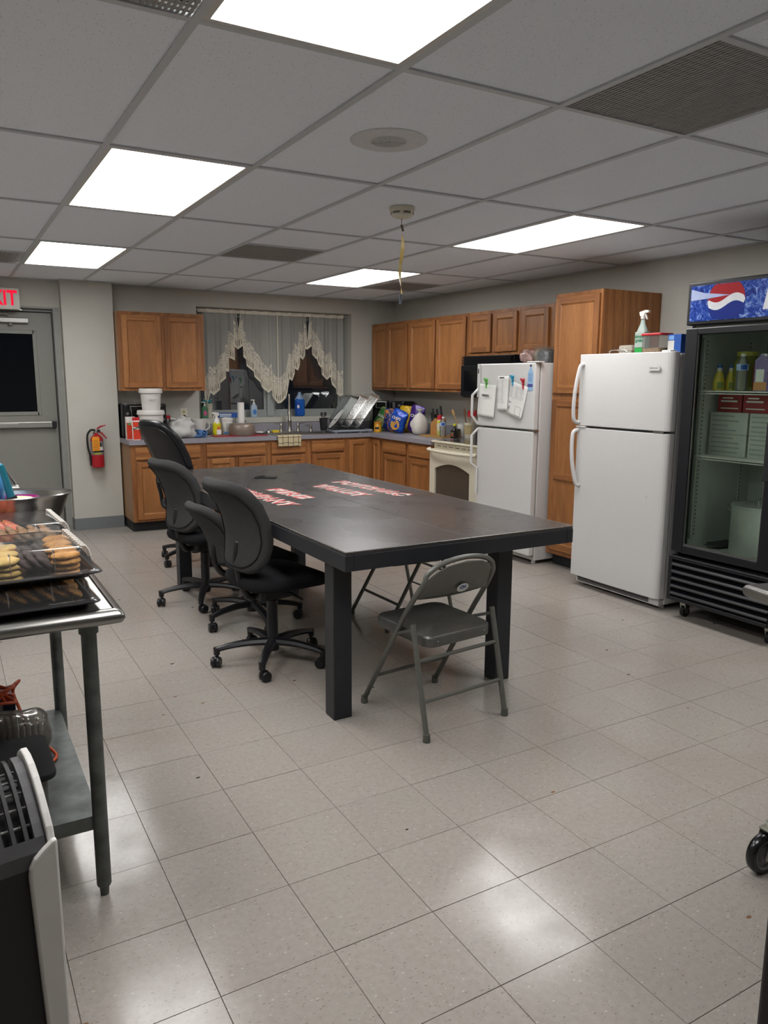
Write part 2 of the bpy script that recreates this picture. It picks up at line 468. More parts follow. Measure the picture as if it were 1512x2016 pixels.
# ---- recessed lights
m_lens = emit('fluorescent_lens', 'fffdfc', LAMP, True)
m_fr = mat('fixture_frame', 'c4c3be', .4)
LL = {(0, 0): 'fluorescent troffer above the leather chair side, second from the top of the photo', (0, 2): 'smallest fluorescent troffer at the far left, nearest the exit sign',
      (4, 0): 'fluorescent troffer on the right, above the two refrigerators', (4, 2): 'fluorescent troffer in the far corner in front of the curtained window',
      (0, -2): 'large fluorescent troffer cut by the top edge, nearest the viewer',
      (4, -2): 'fluorescent troffer out of view on the right, above the drinks cooler', (-2, -1): 'fluorescent troffer above the steel work table on the left', (-3, 1): 'fluorescent troffer on the far left by the side wall'}
LX = {}
for (i, j) in sorted(LIGHTS):
    if (i, j) == (0, -2): y0 = CY-2*CL
    else: y0 = CY+j*CL
    x0 = CX+i*CW
    t = thing('ceiling_light', LL[(i, j)], 'ceiling light', (x0+CW/2, y0+CL/2, HC), 0, 'fluorescent ceiling lights')
    if not LX:
        f = MB(); w, l = CW/2-.012, CL/2-.012
        for q in ((-w, -w+.018, -l, l), (w-.018, w, -l, l), (-w+.018, w-.018, -l, -l+.018), (-w+.018, w-.018, l-.018, l)): f.box(*q, -.001, .012)
        LX['f'] = f.obj('frame', m_fr, t).data
        d = MB(); d.box(-w+.018, w-.018, -l+.018, l-.018, .004, .008); LX['d'] = d.obj('diffuser', m_lens, t).data
        h = MB(); h.box(-w, w, -l, l, .1, .102); LX['h'] = h.obj('housing', m_fr, t).data
    else:
        for nm, kk in (('frame', 'f'), ('diffuser', 'd'), ('housing', 'h')):
            o = bpy.data.objects.new(nm, LX[kk]); COL.objects.link(o); o.parent = t
# ---- perforated vents
m_vent = mat('vent_metal', '979593', .6, var=.04); m_dark = mat('duct_dark', '2a2928', .9)
VL = {(2, -2): 'large perforated return grille at the upper right, above the cooler side', (-1, -2): 'perforated grille cut by the top left edge', (2, 1): 'perforated air grille near the middle of the far ceiling',
      (5, 2): 'perforated air grille in the far right ceiling corner', (-1, 2): 'perforated air grille at the left edge, tinted by the exit sign'}
def vent(i, j):
    y0 = CY+j*CL+CL/2; x0 = CX+i*CW
    t = thing('ceiling_vent', VL[(i, j)], 'vent', (x0+CW/2, y0+CW/2, HC), 0, 'perforated ceiling vents')
    w = CW/2-.013
    B(-w, w, -w, w, .03, .034).obj('backing', m_dark, t)
    s = MB(); n = 40; st = 2*w/n
    for a in range(n): s.box(-w+a*st+st*.22, -w+a*st+st*.78, -w, w, .002, .004)
    o = s.obj('perforated_face', m_vent, t); o['kind'] = 'stuff'
    s = MB()
    for a in range(0, n, 2): s.box(-w, w, -w+a*st+st*.3, -w+a*st+st*1.3, .004, .006)
    o = s.obj('perforated_face', m_vent, t); o['kind'] = 'stuff'
    MB().prism([(.16*math.cos(R_(k*20)), .16*math.sin(R_(k*20))) for k in range(18)], .008, .012).obj('diffuser_plate', m_vent, t)
for q in VENTS: vent(*q)
# ---- ceiling speaker, smoke detector, fly strip
sp = thing('ceiling_speaker', 'round white ceiling speaker flush in the panel before the smoke detector', 'speaker', (1.56, 2.70, HC+.004))
m_spk = mat('speaker_ring', 'cfd1d2', .6); m_spm = mat('speaker_mesh', 'b8b9b9', .6, var=.05, scale=400)
MB().lathe([(.07, -.004), (.075, -.0055), (.14, -.0035), (.148, 0)], 40, cap=False).obj('rim', m_spk, sp, smooth=True)
b = MB()
for k in range(7): b.lathe([(.008+k*.009, -.004), (.0105+k*.009, -.0065), (.0165+k*.009, -.004)], 32, cap=False)
b.obj('grille', m_spm, sp)
sd = thing('smoke_detector', 'round cream smoke detector hanging below the ceiling with a fly strip under it', 'smoke detector', (2.20, 3.66, HC))
m_cream = mat('aged_white_plastic', 'cfcaba', .45, var=.03)
MB().lathe([(.066, .004), (.068, -.008), (.066, -.016), (.060, -.020), (.059, -.034), (.052, -.044), (.03, -.052), (.0, -.053)], 32, cap=False).obj('housing', m_cream, sd, smooth='auto')
b = MB()
for zz in (-.024, -.030):
    for a0 in range(0, 360, 60):
        k = b.n(); 
        for q in range(7):
            a = R_(a0+6+q*7); b.v += [(.0608*math.cos(a), .0608*math.sin(a), zz), (.0608*math.cos(a), .0608*math.sin(a), zz-.003)]
        for q in range(6): b.face((k+2*q, k+2*q+2, k+2*q+3, k+2*q+1))
b.obj('slot', m_blackm, sd, solid=.001)
MB().lathe([(.005, -.053), (.005, -.056)], 10, c=(.018, -.02, .004)).obj('indicator', m_blackm, sd)
m_fly = mat('sticky_ribbon', 'c7ad62', .3, var=.12, scale=60); m_card = mat('brown_card', '5a4538', .7)
fs = thing('fly_strip', 'curled yellow sticky fly strip hanging from the smoke detector', 'fly strip', (2.20, 3.655, 2.305))
MB().tube([(0, 0, .004), (-.006, 0, -.002), (-.006, 0, -.03), (-.002, 0, -.034)], .0015, 6).obj('hook', m_card, fs)
MB().tube([(-.007, 0, -.03), (.004, 0, -.062)], [.006, .006], 8).obj('holder', m_card, fs)
def rib(u, v):
    a = 1.1+v*3.6; w = .017+.004*math.sin(v*9); z = -.06-v*.325
    c = .008*math.sin(v*7)-.006
    return (c+(u-.5)*w*math.cos(a)*1.4, (u-.5)*w*math.sin(a), z)
MB().grid(rib, 3, 40).obj('ribbon', m_fly, fs, smooth=True)
MB().tube([(-.009, 0, -.385), (-.009, 0, -.438)], .0075, 10).obj('canister', mat('blue_tube', '3a4250', .4), fs)
# ---- window
m_vinyl = mat('window_vinyl', '8e9390', .4, var=.02)
WX0, WX1, WY = 2.36, 4.16, 8.23
wf = MB(); 
wf.box(WX0, WX1, WY-.01, WY+.05, 1.035, 1.10); wf.box(WX0, WX1, WY-.01, WY+.05, 2.15, 2.20)
wf.box(WX0, WX0+.05, WY-.01, WY+.05, 1.10, 2.15); wf.box(WX1-.05, WX1, WY-.01, WY+.05, 1.10, 2.15)
wf.box(3.185, 3.265, WY-.03, WY+.05, 1.05, 2.15)
win = struct(wf.obj('window_1', m_vinyl, bevel=.004))
sash = MB()
for x0, x1 in ((WX0+.05, 3.185), (3.265, WX1-.05)):
    for q in ((x0, x0+.03, 1.10, 2.15), (x1-.03, x1, 1.10, 2.15)): sash.box(q[0], q[1], WY, WY+.035, q[2], q[3])
    sash.box(x0+.03, x1-.03, WY, WY+.035, 1.10, 1.125); sash.box(x0+.03, x1-.03, WY, WY+.035, 2.12, 2.15)
sash.obj('sash', m_vinyl, win, bevel=.003)
m_pane = clear('window_glass', 'd8dee0', .5, .0)
for x0, x1 in ((WX0+.08, 3.155), (3.295, WX1-.08)): B(x0, x1, WY+.012, WY+.018, 1.125, 2.12).obj('pane', m_pane, win)
m_sill = mat('sill_board', 'a9a89f', .5, var=.03)
s_ = MB(); s_.box(WX0, WX1, YB-.001, WY-.012, 1.035, 1.047); s_.box(WX0-.01, WX1+.01, YB-.018, YB, .99, 1.047)
s_.obj('sill', m_sill, win, bevel=.003)
# dark night ground beyond the glass
# ---- lace curtain (swag panels) on a rod
HEM = [(80, 865), (100, 850), (125, 765), (158, 787), (212, 745), (215, 690), (270, 650), (271, 590), (298, 600), (301, 480), (350, 505), (352, 385), (385, 412), (428, 385), (430, 480), (455, 500), (460, 555), (520, 605), (525, 650), (585, 700), (600, 745), (650, 792), (690, 765), (692, 820), (740, 890), (765, 885), (820, 845), (835, 790), (850, 680), (877, 700), (905, 640), (908, 590), (938, 612), (952, 560), (953, 495), (985, 520), (1012, 490), (1015, 425), (1030, 435), (1075, 405), (1080, 480), (1125, 520), (1130, 510), (1145, 570), (1170, 600), (1175, 660), (1228, 707), (1265, 680), (1275, 750), (1325, 795), (1326, 835), (1360, 860), (1390, 845)]
def cur_to_xz(a, b_):
    x = 2.425+(a-55)/(1395-55)*(4.115-2.425)
    top = 80+(a-55)*.060     # pixel row of the rod
    ppm = 793-(a-55)*.016
    return x, 2.178-(b_-top)/ppm
hem = [cur_to_xz(*q) for q in HEM]
def hemz(x):
    for (x0, z0), (x1, z1) in zip(hem, hem[1:]):
        if x <= x1: return z0+(z1-z0)*(x-x0)/max(1e-6, x1-x0)
    return hem[-1][1]
def lace_mat():
    s = N('lace'); s.t.nodes.remove(s.b)
    uv = s.n('ShaderNodeTexCoord').outputs['UV']; sp = s.n('ShaderNodeSeparateXYZ'); s.l(uv, sp.inputs[0])
    U, V = sp.outputs[0], sp.outputs[1]          # u = width in m, v = height above the hem in m
    def cell(k, off=0):
        a = s.math('SINE', s.math('MULTIPLY', s.math('ADD', U, V), k)); b_ = s.math('SINE', s.math('MULTIPLY', s.math('SUBTRACT', U, V), k))
        return s.math('MULTIPLY', a, b_)
    dia = s.math('GREATER_THAN', cell(150), .12)                     # openwork diamonds
    band = s.math('MULTIPLY', s.math('GREATER_THAN', V, .022), s.math('LESS_THAN', V, .085))
    holes = s.math('MULTIPLY', dia, band)
    pic = s.noise(s.coord((1, 1, 1), 'UV'), 42, 3, .6, 1.5)
    motif = s.math('MULTIPLY', s.math('GREATER_THAN', pic, .47), s.math('LESS_THAN', V, .28))
    zig = s.math('GREATER_THAN', s.math('SINE', s.math('ADD', s.math('MULTIPLY', V, 330), s.math('MULTIPLY', s.math('SINE', s.math('MULTIPLY', U, 230)), 1.2))), .1)
    zb = s.math('MULTIPLY', zig, s.math('MULTIPLY', s.math('GREATER_THAN', V, .085), s.math('LESS_THAN', V, .16)))
    solid = s.math('LESS_THAN', V, .16)
    a0 = s.math('ADD', .66, s.math('MULTIPLY', motif, .3))            # sheer field
    a1 = s.math('SUBTRACT', s.math('MAXIMUM', a0, s.math('MULTIPLY', solid, .80)), s.math('MULTIPLY', zb, .30))
    a2 = s.math('SUBTRACT', a1, s.math('MULTIPLY', holes, .8))
    edge = s.math('LESS_THAN', V, .012); al = s.math('MAXIMUM', a2, s.math('MULTIPLY', edge, .97))
    fl_ = s.noise(s.coord((1, 1, 1), 'UV'), 900, 1); al = s.math('MULTIPLY', al, s.math('ADD', .88, s.math('MULTIPLY', fl_, .24)))
    tr = s.n('ShaderNodeBsdfTransparent'); df = s.n('ShaderNodeBsdfDiffuse'); tl = s.n('ShaderNodeBsdfTranslucent')
    colr = s.mix(solid, hexc('b9b8b2'), hexc('e6dfcd')); colr = s.mix(s.math('MULTIPLY', motif, .8), colr, hexc('ddd6c2'))
    s.l(colr, df.inputs[0]); s.l(colr, tl.inputs[0])
    m1 = s.n('ShaderNodeMixShader'); m1.inputs[0].default_value = .1; s.l(df.outputs[0], m1.inputs[1]); s.l(tl.outputs[0], m1.inputs[2])
    m2 = s.n('ShaderNodeMixShader'); s.l(al, m2.inputs[0]); s.l(tr.outputs[0], m2.inputs[1]); s.l(m1.outputs[0], m2.inputs[2])
    s.l(m2.outputs[0], s.o.inputs[0]); return s.m
m_lace = lace_mat()
cur = thing('lace_curtain', 'cream lace valance with stepped pointed hem over the sink window', 'curtain', (3.27, 8.15, 2.178))
CYY = 8.15
def ripple(x, z): return .012*math.sin(x*47+.6*math.sin(x*9))+.004*math.sin(x*120)
slits = []
for (a0, a1, ym, yb) in ((372, 414, 110, 275), (1016, 1058, 150, 395)):
    slits.append((cur_to_xz(a0, ym)[0], cur_to_xz(a1, ym)[0], cur_to_xz((a0+a1)/2-3, yb)))
def lace_strip(xa, xb):
    me = MB(); uvs = []
    n = int((xb-xa)/.005); top = 2.185
    cols = []
    for i in range(n+1):
        x = xa+(xb-xa)*i/n; hz = hemz(x); cols.append((x, hz))
    rows = 26
    for i, (x, hz) in enumerate(cols):
        for r in range(rows+1):
            t = r/rows; z = hz+(top-hz)*t
            xx = x
            for (s0, s1, (sx, sz)) in slits:
                if z > sz:
                    h = (s1-s0)/2*(z-sz)/(top-sz)
                    if abs(x-sx) < .1: xx = x+math.copysign(h*(1-abs(x-sx)/.1), x-sx+1e-5*(1 if xa >= sx-.001 else -1))
            me.v.append((xx-3.27, ripple(xx, z)*(.4+.6*(1-t*.5)), z-2.178)); uvs.append((x, z-hz))
    R1 = rows+1
    for i in range(n):
        for r in range(rows): me.face((i*R1+r, (i+1)*R1+r, (i+1)*R1+r+1, i*R1+r+1))
    m = bpy.data.meshes.new('lace_panel'); m.from_pydata(me.v, [], me.f); m.materials.append(m_lace)
    ul = m.uv_layers.new(name='UVMap')
    for lp in m.loops: ul.data[lp.index].uv = uvs[lp.vertex_index]
    m.shade_smooth(); o = bpy.data.objects.new('lace_panel', m); COL.objects.link(o); o.parent = cur
xs_ = [hem[0][0], slits[0][2][0], cur_to_xz(752, 0)[0], slits[1][2][0], hem[-1][0]]
for a, b_ in zip(xs_, xs_[1:]): lace_strip(a+.0005, b_-.0005)
m_lt = mat('lace_tape', 'ddd7c6', .8, var=.08, scale=200)
def edge_tape(pts, w=.007):
    return MB().tube(pts, w/2, 5)
edge_tape([(x-3.27, ripple(x, z)-.004, z-2.178) for x, z in hem], .0065).obj('hem_edging', m_lt, cur)
MB().grid(lambda u, v: (-.86+u*1.70, ripple(2.41+u*1.7, 0)-.006, .012-v*.035+.004*abs(math.sin(u*75))*(1-v)), 160, 2).obj('heading', m_lt, cur, smooth=True)
for c in (.0,): 
    x = cur_to_xz(745, 0)[0]; MB().tube([(x-3.27, -.012, 0), (x-3.27, -.014, -.9)], .006, 5).obj('seam_tape', m_lt, cur)
for (s0, s1, (sx, sz)) in slits:
    for xx in (s0, s1): MB().tube([(xx-3.27, -.008, 0), (sx-3.27+(xx-sx)*.1, -.01, sz-2.178)], .003, 5).obj('slit_tape', m_lt, cur)
MB().tube([(-.905, .0, -.0), (.888, 0, 0)], .006, 8).obj('rod', m_whitep, cur)
# ---- exterior door
m_door = mat('door_paint', '82827b', .45, var=.02); m_dfr = mat('door_frame_paint', '6c6e6c', .4, var=.02)
d = MB(); d.box(.02, .075, 8.04, 8.16, 0, 2.115); d.box(.98, 1.035, 8.04, 8.16, 0, 2.115); d.box(.075, .98, 8.04, 8.16, 2.075, 2.115)
dr = struct(d.obj('door_1', m_dfr, bevel=.003))
d = MB(); d.box(.98, 1.035, 7.975, 8.04, 0, 2.115); d.box(.02, .98, 7.975, 8.04, 2.1, 2.115); d.obj('jamb_reveal', mat('reveal_paint', '8a8b86', .5), dr)
lf = MB(); vx0, vx1, vz0, vz1 = .235, .815, 1.13, 1.885
lf.box(.078, vx0, 8.09, 8.135, .01, 2.07); lf.box(vx1, .975, 8.09, 8.135, .01, 2.07); lf.box(vx0, vx1, 8.09, 8.135, .01, vz0); lf.box(vx0, vx1, 8.09, 8.135, vz1, 2.07)
leaf = lf.obj('door_leaf', m_door, dr)
k = MB(); 
for q in ((vx0-.02, vx0+.015, vz0-.02, vz1+.02), (vx1-.015, vx1+.02, vz0-.02, vz1+.02), (vx0, vx1, vz0-.02, vz0+.015), (vx0, vx1, vz1-.015, vz1+.02)): k.box(q[0], q[1], 8.082, 8.092, q[2], q[3])
k.obj('glazing_bead', m_door, leaf, bevel=.003)
B(vx0, vx1, 8.108, 8.114, vz0, vz1).obj('pane', clear('door_glass', 'b8bec0', .25, .0), leaf)
m_alu = mat('anodised_aluminium', '9b9a96', .35, .6, var=.03)
k = MB(); k.box(.12, .92, 8.03, 8.085, .995, 1.05); k.obj('panic_bar', m_alu, dr, bevel=.006)
B(.14, .62, 8.018, 8.03, 1.0, 1.04).obj('push_pad', m_alu, dr, bevel=.003)
B(.915, .955, 8.024, 8.09, .99, 1.055).obj('latch_case', m_black, dr, bevel=.006)
k = MB(); k.box(.40, .775, 8.035, 8.088, 1.965, 2.015); k.obj('door_closer', m_alu, dr, bevel=.008)
k = MB(); k.lathe([(.018, 0), (.02, .014), (.008, .022)], 14); k.xf(0, Matrix.Translation((.62, 8.045, 1.945))); k.obj('closer_spindle', m_steel, dr, smooth='auto')
MB().tube([(.62, 8.045, 2.02), (.6, 8.03, 2.045), (.3, 8.02, 2.055)], .008, 6).obj('closer_arm', m_steel, dr)
MB().tube([(.3, 8.02, 2.06), (.72, 8.035, 2.085)], .007, 6).obj('closer_arm', m_steel, dr)
# things seen dimly through the door pane: clear pots stacked on a shelf outside
ex = thing('exit_sign', 'white exit sign with red letters above the grey door', 'exit sign', (.535, 7.97, 2.175))
B(-.165, .165, -.045, 0, -.098, .092).obj('housing', mat('sign_housing', 'cfcdc4', .4), ex, bevel=.004)
m_ex = emit('exit_red', 'ff1a3c', .95)
text('EXIT', .185, m_ex, FRONT(0, -.0455, -.003), ex, 'lettering', .0005, .004, sx=.76)
# outside: ground and a stack of pale tubs beyond the door glass
# ================================================================ KITCHEN RUN
m_carc = mat('cabinet_side_laminate', '94704f', .5, var=.06, scale=12)
m_toe = mat('toe_kick_black', '17181b', .6)
m_lam = mat('counter_laminate', '85838a', .38, var=.09, scale=140)
def front_piece(par, name, x0, x1, z0, z1, y=-.001, th=.019, fw=.052, drawer=False):
    """a door (frame with recessed panel) or a slab drawer front, facing -y"""
    if drawer:
        b = MB(); b.box(x0, x1, y-th, y, z0, z1)
        return b.obj(name, m_oakx, par, bevel=.006)
    b = MB()
    b.box(x0, x0+fw, y-th, y, z0, z1, 0); b.box(x1-fw, x1, y-th, y, z0, z1, 0)
    b.box(x0+fw, x1-fw, y-th, y, z0, z0+fw, 1); b.box(x0+fw, x1-fw, y-th, y, z1-fw, z1, 1)
    # sloped bead round the panel
    o = b.obj(name, [m_oakz, m_oakx], par, bevel=.004)
    p = MB(); e = .010
    X0, X1, Z0, Z1 = x0+fw, x1-fw, z0+fw, z1-fw; ya, yb = y-th+.002, y-th+.011
    p.v = [(X0, ya, Z0), (X1, ya, Z0), (X1, ya, Z1), (X0, ya, Z1), (X0+e, yb, Z0+e), (X1-e, yb, Z0+e), (X1-e, yb, Z1-e), (X0+e, yb, Z1-e)]
    for q in ((4, 5, 6, 7), (0, 1, 5, 4), (1, 2, 6, 5), (2, 3, 7, 6), (3, 0, 4, 7)): p.face(q)
    p.obj('door_panel', m_oakp, o)
    return o
def cabinet(name, label, w, d, z0, z1, doors=(), drawers=(), loc=(0, 0, 0), rot=0, toe=0, group=None, side=True, cat='cabinet'):
    t = thing(name, label, cat, (loc[0], loc[1], z0 if not toe else 0), rot, group)
    o = 0 if toe else z0
    c = MB(); c.box(.0005, w-.0005, .0185, d, z0-o, z1-o); c.obj('carcass', m_carc if side else m_oakz, t)
    # face frame: stiles and rails round the openings
    f = MB(); f.box(.0005, w-.0005, 0, .018, z0-o, z1-o, 0); f.obj('face_frame', m_oakz, t, bevel=.001)
    if toe: B(.004, w-.004, .075, d-.01, 0.001, z0-.001).obj('toe_kick', m_toe, t)
    for q in doors: front_piece(t, 'door', *[q[0], q[1], q[2]-o, q[3]-o])
    for q in drawers: front_piece(t, 'drawer', *[q[0], q[1], q[2]-o, q[3]-o], drawer=True)
    return t
G1 = 'oak base cabinets under the counter'; G2 = 'oak wall cabinets'
RR = -math.pi/2
zb, zt = .10, .842; dz = (.70, .818); oz = (.125, .68)
YFc = 7.45; dep = YB-YFc-.004
cabinet('base_cabinet', 'leftmost oak base cabinet, beside the wall with the fire extinguisher', .70, dep, zb, zt, [(.04, .665, *oz)], [(.04, .665, *dz)], (1.515, YFc), 0, .1, G1)
cabinet('base_cabinet', 'wide oak base cabinet with one long drawer over two doors, left of the sink', .675, dep, zb, zt, [(.025, .31, *oz), (.355, .64, *oz)], [(.025, .64, *dz)], (2.215, YFc), 0, .1, G1)
cabinet('base_cabinet', 'narrow oak base cabinet with the checked dish towel hanging over it', .445, dep, zb, zt, [(.03, .415, *oz)], [(.03, .415, *dz)], (2.89, YFc), 0, .1, G1)
cabinet('base_cabinet', 'oak base cabinet below the dish rack, right of the towel', .455, dep, zb, zt, [(.04, .43, *oz)], [(.04, .43, *dz)], (3.335, YFc), 0, .1, G1)
cc = cabinet('base_cabinet', 'corner oak base cabinet with two full-height doors meeting at the inside corner', .32, dep, zb, zt, [(.03, .275, .125, .818)], [], (3.79, YFc), 0, .1, G1)
c2 = MB(); c2.box(0, .018, -.24, -.0005, .1, zt); c2.obj('corner_face_frame', m_oakz, cc).location = (.32, 0, 0)
q = front_piece(cc, 'door', 0, .185, .125, .818); q.rotation_euler = (0, 0, RR); q.location = (.3205, -.03, 0)
cabinet('base_cabinet', 'oak base cabinet on the right run nearest the inside corner', .53, .62, zb, zt, [(.03, .50, *oz)], [(.03, .50, *dz)], (4.11, 7.205), RR, .1, G1)
cabinet('base_cabinet', 'oak base cabinet on the right run right beside the cream stove', .465, .62, zb, zt, [(.03, .44, *oz)], [(.03, .44, *dz)], (4.11, 6.672), RR, .1, G1)
# counter: one continuous L worktop with backsplash and a sink cut-out
CT = .885
ct = thing('countertop', 'grey speckled laminate worktop running along the window wall and round the corner', 'countertop', (0, 0, CT))
b = MB(); SX0, SX1, SY0, SY1 = 3.02, 3.62, 7.52, 7.80
z0, z1 = -.042, 0
b.box(1.502, SX0, 7.425, YB-.02, z0, z1); b.box(SX1, XR-.02, 7.425, YB-.02, z0, z1); b.box(SX0, SX1, 7.425, SY0, z0, z1); b.box(SX0, SX1, SY1, YB-.02, z0, z1)
b.box(4.075, XR-.02, 6.205, 7.425, z0, z1)
b.obj('worktop', m_lam, ct)
b = MB(); b.box(1.502, XR-.001, YB-.019, YB-.0005, -.04, .10); b.box(XR-.019, XR-.0005, 6.205, YB-.02, -.04, .10)
b.obj('backsplash', m_lam, ct, bevel=.003)
# sink
m_sink = mat('sink_steel', '8f8e8a', .35, .9, var=.06)
sk = thing('kitchen_sink', 'stainless steel sink set in the worktop below the window', 'sink', (3.32, 7.66, CT))
b = MB(); b.box(-.34, -.29, -.18, .26, .0005, .006); b.box(.29, .34, -.18, .26, .0005, .006); b.box(-.29, .29, -.18, -.13, .0005, .006); b.box(-.29, .29, .135, .26, .0005, .006)
b.obj('rim', m_sink, sk, bevel=.002)
b = MB(); b.box(-.29, .29, -.13, -.127, -.2, .0); b.box(-.29, .29, .132, .135, -.2, .0); b.box(-.29, -.287, -.127, .132, -.2, 0); b.box(.287, .29, -.127, .132, -.2, 0); b.box(-.29, .29, -.13, .135, -.203, -.2)
b.obj('basin', m_sink, sk)
fc = thing('faucet', 'tall satin pull-down faucet rising in front of the window', 'faucet', (3.31, 7.87, CT+.007))
MB().prism(rrect(-.13, .13, -.026, .026, .02), 0, .008).obj('deck_plate', m_nickel, fc, bevel=.002)
MB().lathe([(.026, .008), (.021, .02), (.019, .10), (.024, .125), (.015, .14), (.013, .20)], 20).obj('body', m_nickel, fc, smooth='auto')
MB().lathe([(.024, .195), (.019, .215), (.017, .25), (.014, .3), (.012, .40), (.010, .41)], 18).obj('spray_head', m_nickel, fc, smooth='auto')
MB().tube(sm([(0, .0, .2), (0, .004, .36), (0, .006, .40)], 4), .009, 8).obj('spout', m_nickel, fc)
for sx in (-1, 1):
    b = MB(); b.lathe([(.02, .0), (.016, .02), (.013, .05), (.016, .075), (.010, .085)], 16, c=(sx*.10, 0, .008)); b.tube([(sx*.10, 0, .088), (sx*.185, -.005, .094)], [.006, .004], 6)
    b.obj('lever_handle', m_nickel, fc, smooth='auto')
b = thing('side_sprayer', 'short satin side sprayer to the right of the faucet', 'sprayer', (3.57, 7.88, CT+.007))
MB().lathe([(.02, 0), (.016, .02), (.012, .04), (.016, .055), (.010, .065)], 16).obj('base', m_nickel, b, smooth='auto')
MB().tube([(.0, 0, .06), (-.07, 0, .068)], [.008, .005], 8).obj('nozzle', m_nickel, b)
# wall cabinets
zu0, zu1 = 1.345, 2.092
cabinet('wall_cabinet', 'two-door oak wall cabinet left of the curtained window', .83, .31, zu0, zu1, [(.03, .40, zu0+.03, zu1-.03), (.435, .80, zu0+.03, zu1-.03)], [], (1.507, 7.715), 0, 0, G2)
cabinet('wall_cabinet', 'tall two-door oak wall cabinet in the corner over the chip bags', .83, .315, zu0, zu1, [(.035, .37, zu0+.03, zu1-.03), (.385, .80, zu0+.03, zu1-.03)], [], (4.43, 8.026), RR, 0, G2)
cabinet('wall_cabinet', 'tall two-door oak wall cabinet over the knife block, left of the microwave', 1.07, .315, zu0, zu1, [(.02, .515, zu0+.03, zu1-.03), (.54, 1.05, zu0+.03, zu1-.03)], [], (4.43, 7.194), RR, 0, G2)
cabinet('wall_cabinet', 'short two-door oak wall cabinet above the black microwave', .765, .315, 1.69, zu1, [(.03, .365, 1.72, zu1-.03), (.405, .735, 1.72, zu1-.03)], [], (4.43, 6.122), RR, 0, G2)
cabinet('wall_cabinet', 'short oak wall cabinet above the older refrigerator', .745, .315, 1.69, zu1, [(.03, .375, 1.72, zu1-.03), (.45, .72, 1.72, zu1-.03)], [], (4.43, 5.355), RR, 0, G2)
pc = cabinet('pantry_cabinet', 'full-height oak pantry cabinet standing between the two white refrigerators', .49, .598, .10, 2.112, [(.02, .47, 1.37, 2.085), (.02, .47, .14, 1.32)], [], (4.15, 4.605), RR, .1, None, side=False)
front_piece(pc, 'door_rail', .072, .418, .70, .755, y=-.012, th=.010, drawer=True)
# ---- microwave over the stove
m_mw = mat('microwave_black', '0f1116', .22, var=.03)
mw = thing('microwave', 'black over-the-range microwave under the short cabinets', 'microwave', (4.35, 6.105, 1.30), RR)
B(0, .755, .02, .39, .0, .388).obj('body', m_mw, mw, bevel=.004)
B(.003, .56, -.012, .019, .01, .30).obj('door', m_mw, mw, bevel=.006)
B(.565, .752, -.010, .019, .01, .30).obj('control_panel', m_mw, mw, bevel=.003)
B(.06, .5, -.0135, -.0122, .06, .25).obj('window', mat('microwave_window', '0a0b0e', .1), mw)
s_ = MB()
for k in range(7): s_.box(.01, .745, -.012+k*.0005, .019, .306+k*.0115, .3135+k*.0115)
s_.obj('vent_louvre', m_mw, mw)
MB().tube([(.545, -.03, .04), (.545, -.03, .28)], .008, 8).obj('handle', m_black, mw)
# ---- stove
m_bis = mat('bisque_enamel', 'cdc6b2', .3, var=.02); m_ovg = mat('oven_glass', '4a443d', .15)
st = thing('kitchen_stove', 'cream electric stove with arched oven window beside the older refrigerator', 'stove', (4.075, 6.19, 0), RR)
B(0, .76, .03, .64, .05, .872).obj('body', m_bis, st, bevel=.004)
B(-.0, .76, -.005, .62, .874, .894).obj('cooktop_frame', m_bis, st, bevel=.006)
B(.03, .73, .03, .60, .8945, .897).obj('glass_cooktop', mat('cooktop_glass', '1c1d1f', .08), st)
b = MB()
arch = [(.09, .20)]+[(.09+.56*k/12, .60+.09*math.sin(math.pi*(.12+.76*k/12))) for k in range(13)]+[(.65, .20)]
dr_ = MB(); dr_.box(.003, .09, -.02, .028, .17, .815); dr_.box(.65, .757, -.02, .028, .17, .815); dr_.box(.09, .65, -.02, .028, .17, .20)
top = [(.09, .815)]+[(.65, .815)]+[(x, z) for x, z in reversed(arch[1:-1])]
dr_.prism([(x, z) for x, z in top], -.02, .028, 'y')
do = dr_.obj('oven_door', m_bis, st)
B(.085, .655, -.004, .0, .19, .70).obj('oven_window', m_ovg, do)
MB().tube(sm([(.02, -.018, .815), (.03, -.05, .805), (.38, -.062, .80), (.73, -.05, .805), (.74, -.018, .815)], 8), .015, 10).obj('handle', m_bis, do, smooth=True)
b = MB()
for k in range(6): b.box(.10+k*.1, .17+k*.1, -.0065, -.004, .846, .852)
b.obj('vent_slot', m_blackm, st)
B(.003, .757, -.015, .028, .05, .16).obj('storage_drawer', m_bis, st, bevel=.006)
for (x, y, r) in ((.2, .17, .1), (.56, .17, .08), (.2, .45, .08), (.56, .45, .1)): MB().lathe([(r, 0), (r, .0006), (r-.006, .0006), (r-.006, 0)], 28, c=(x, y, .897), cap=False).obj('burner_ring', m_inkg, st)
B(0, .76, .60, .64, .894, 1.02).obj('backguard', m_bis, st, bevel=.006)
